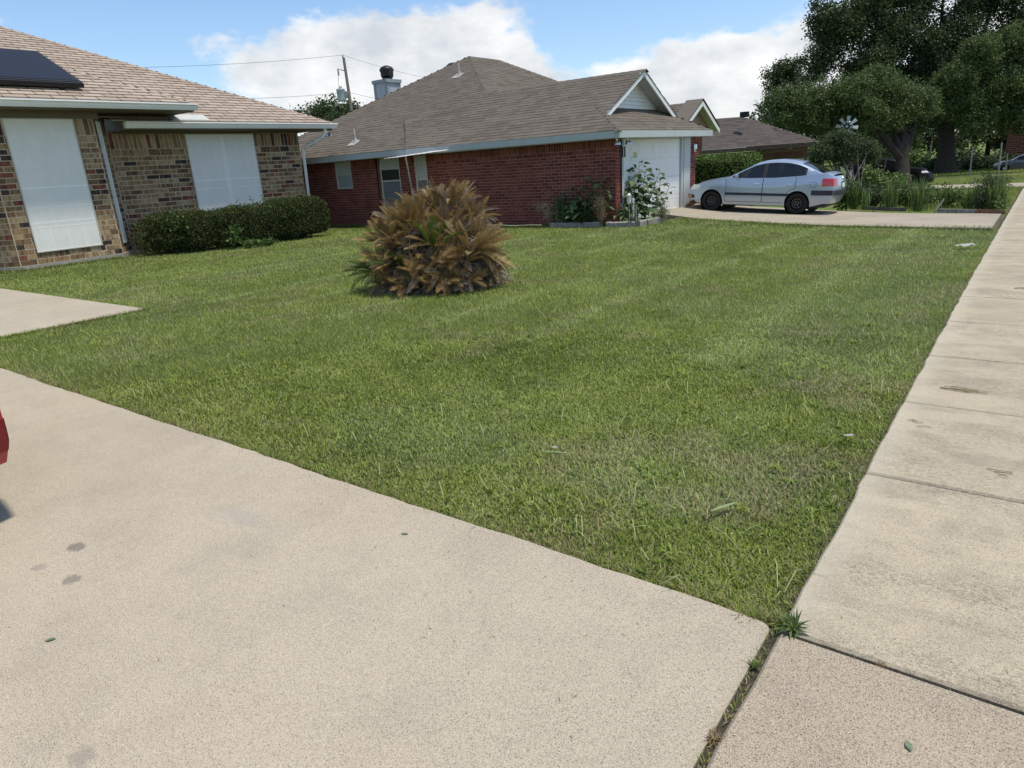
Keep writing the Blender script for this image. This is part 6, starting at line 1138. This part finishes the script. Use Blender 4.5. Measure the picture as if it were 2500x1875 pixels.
    for i in range(12):
        a = 2*math.pi*i/12; c = Vector((math.cos(a)*rimr*.72, -.052, math.sin(a)*rimr*.72)); u = Vector((-math.sin(a), 0, math.cos(a)))*.014; v_ = Vector((math.cos(a), 0, math.sin(a)))*.018; slot.add([c-u-v_, c+u-v_, c+u*1.2+v_, c-u*1.2+v_], [(0, 1, 2, 3)])
    slot = slot.mesh('rim_slots', K_RUB if rims is not K_STEEL else plain('slot_grey', (.10, .10, .10), .6)); nut = MB()
    nut.lathe([(0, -.012), (.011, -.012), (.012, .01)], (0, 0, 0), 'y', 8); nut = nut.mesh('wheel_nut', K_CHROME)
    for a in (0, wb):
        for sg in (-1, 1):
            w_ = bpy.data.objects.new('wheel', tyre); col.objects.link(w_); w_.parent = t; w_.location = (a, sg*(W-.10), Rw); w_.rotation_euler = (0, rng.uniform(0, 1) if 0 else 0, 0 if sg < 0 else math.pi)
            for me in (rim, slot): o = bpy.data.objects.new(me.name.split('.')[0], me); col.objects.link(o); o.parent = w_
            for i in range(4 if detail else 0):
                o = bpy.data.objects.new('wheel_nut', nut); col.objects.link(o); o.parent = w_; q = 2*math.pi*i/4+.5; o.location = (math.cos(q)*.05, -.045, math.sin(q)*.05)
    return t
SED_TOP = [(-.80, .66), (-.62, .75), (-.30, .85), (.10, .92), (.45, .96), (1.0, .955), (1.8, .975), (2.5, 1.03), (2.9, 1.09), (3.22, 1.105), (3.36, 1.08), (3.42, 1.02)]
SED_ROOF = [(.36, .95), (.60, 1.08), (.95, 1.275), (1.20, 1.385), (1.45, 1.445), (1.80, 1.470), (2.15, 1.455), (2.42, 1.405), (2.64, 1.33), (2.88, 1.21), (3.04, 1.125), (3.12, 1.09)]
car('parked_car', 'silver four-door sedan with black steel wheels parked on the neighbouring driveway', (-7.37, 19.98, -.035), R(.5), R(2.9), .92, C_SILVER, top=SED_TOP, roof=SED_ROOF, wins=((.70, 1.46), (1.56, 2.62)))
SUV_TOP = [(-.85, .85), (-.70, .98), (-.30, 1.05), (.35, 1.12), (1.0, 1.12), (2.5, 1.16), (3.3, 1.18), (3.6, 1.10)]
SUV_ROOF = [(.20, 1.10), (.60, 1.35), (.95, 1.58), (1.3, 1.68), (2.0, 1.72), (2.8, 1.70), (3.3, 1.64), (3.50, 1.40), (3.58, 1.17)]
car('parked_car', 'black car mostly hidden behind the small oak, nose toward the street', (-4.85, 38.9, -.68), R(180), 0, .82, C_BLACK, x0=-.85, x1=3.6, wb=2.7, W=.92, Rw=.35, Ra=.40, top=SUV_TOP, roof=SUV_ROOF, wins=((.6, 1.45), (1.55, 3.2)), doors=((.5, 1.5), (1.51, 2.45)), moulding=False, strip=False, tail=(.95, 1.12), lamp=(.82, .93), detail=False, rims=K_TRIM)
car('parked_car', 'grey sedan parked far off in front of the red brick corner at the right edge', (-2.15, 60.2, -1.0), R(8), 0, .74, C_GREY, top=SED_TOP, roof=SED_ROOF, x1=3.6, moulding=False, strip=False, detail=False, rims=K_CHROME, wins=((.70, 1.46), (1.56, 2.62)))
HB_TOP = [(-.85, .75), (-.3, .92), (.4, 1.02), (2.5, 1.06), (3.2, 1.06), (3.5, 1.0)]
HB_ROOF = [(.3, 1.0), (.9, 1.4), (1.3, 1.55), (2.2, 1.60), (2.8, 1.55), (3.2, 1.3), (3.4, 1.05)]
car('parked_car', 'dark red car barely showing its rear corner at the left edge of the driveway', (-7.338, .128, .02), R(0), 0, 1.0, C_RED, x1=3.5, wb=2.6, W=.90, Rw=.32, Ra=.37, sill=.21, top=HB_TOP, roof=HB_ROOF, moulding=False, strip=False, tail=(.36, .52), lens=K_DKRED, tuck=.06, fend=(.25, .06), bulge=(.13, .10), doors=((.45, 1.5), (1.51, 2.4)))

# ------------------------------------------------------------------ small things on the ground
def flat_leaf(label, x, y, L, w, az_, mat, cat='leaf', name='fallen_leaf', z=.004, curl=.25):
    m = MB(); n = 5; vs = []
    for i in range(n+1):
        f = i/n; hw = w/2*math.sin(math.pi*min(.98, f+.04))**.7; vs += [(f*L-L/2, -hw, curl*hw), (f*L-L/2, 0, .002), (f*L-L/2, hw, curl*hw*1.3)]
    m.add(vs, [(3*i+j, 3*i+j+1, 3*i+j+4, 3*i+j+3) for i in range(n) for j in (0, 1)]); me = m.mesh(name, mat); o = tag(link(name, me), label, cat, 'stray leaves on the concrete' if cat == 'leaf' else None); o.location = (x, y, Z(x, y)+z); o.rotation_euler = (0, 0, az_)
LG = plain('fallen_leaf_green', (.12, .165, .09), .6, var=.3, sc=40)
flat_leaf('small green leaf lying on the driveway near the lawn edge', -2.08, 1.84, .035, .014, .4, LG); flat_leaf('small dark green leaf on the driveway at the left, below the oil drops', -2.68, .62, .034, .016, 1.0, LG); flat_leaf('green leaf on the rough sidewalk slab at the bottom right', -.08, 1.74, .036, .018, 2.0, LG)
flat_leaf('long pale blade of grass lying on the turf near the driveway edge', -1.95, 2.9, .22, .012, .3, plain('pale_blade', (.20, .26, .11), .7), 'grass blade', 'cut_blade', .02); flat_leaf('wide pale green blade lying on the turf near the sidewalk', -.95, 2.75, .16, .02, 1.1, bpy.data.materials['pale_blade'], 'grass blade', 'cut_blade', .02)
def scrap(label, x, y, s, z): m = MB(); rr = random.Random(3); n = 5; m.add([(s*(i/n-.5), s*.5*(j/2-.5), rr.uniform(0, s*.16)) for i in range(n+1) for j in range(3)], [(3*i+j, 3*i+j+1, 3*i+j+4, 3*i+j+3) for i in range(n) for j in (0, 1)]); o = tag(link('paper_scrap', m.mesh('paper_scrap', plain('dull_paper', (.36, .36, .33), .8))), label, 'litter', 'litter on the lawn'); o.location = (x, y, Z(x, y)+z); o.rotation_euler = (0, 0, .4)
scrap('flat white scrap on the grass near the far end of the sidewalk', -.80, 12.6, .26, .02); scrap('small white scrap in the grass close to the sidewalk edge', -.66, 3.86, .045, .02); scrap('tiny pale scrap among the grass near the driveway', -2.0, 2.95, .032, .02)
rr = random.Random(9)
for lab, x, y, L in (('dry grass stalks lying on the middle of the sidewalk', -.31, 5.02, .24), ('thin dry stalk on the sidewalk near the lawn edge', -.42, 4.25, .12), ('thin dry stalk across the nearer sidewalk slab', .02, 3.75, .10), ('pile of dry stalks far along the sidewalk', -.02, 8.9, .45)):
    m = MB()
    for i in range(3 if L < .2 else 7): a = rr.uniform(-.4, .5); p = Vector((x+rr.uniform(-.06, .06), y+rr.uniform(-.05, .05), Z(x, y)+.006)); q = p+Vector((math.cos(a), math.sin(a)*.5, .002))*L*rr.uniform(.4, 1); m.tube([p, p.lerp(q, .5)+Vector((0, rr.uniform(-.02, .02), .006)), q], .0022, 4)
    tag(build(m, 'dry_stalk', L_STRAW), lab, 'stalk', 'dry stalks on the sidewalk')
n = 700; r = np.random.default_rng(66); x = np.concatenate([r.uniform(-8, -.7, 350), r.uniform(-.48, .9, 350)]); y = np.concatenate([2.05-np.abs(r.normal(0, .55, 350)), r.uniform(2.2, 14, 350)])
link('concrete_litter', blades('concrete_litter', x, y, r.uniform(.008, .03, n), np.full(n, .003), False, L_STRAW, lean=(1.3, 1.5), z0=.003, seed=67), kind='stuff')
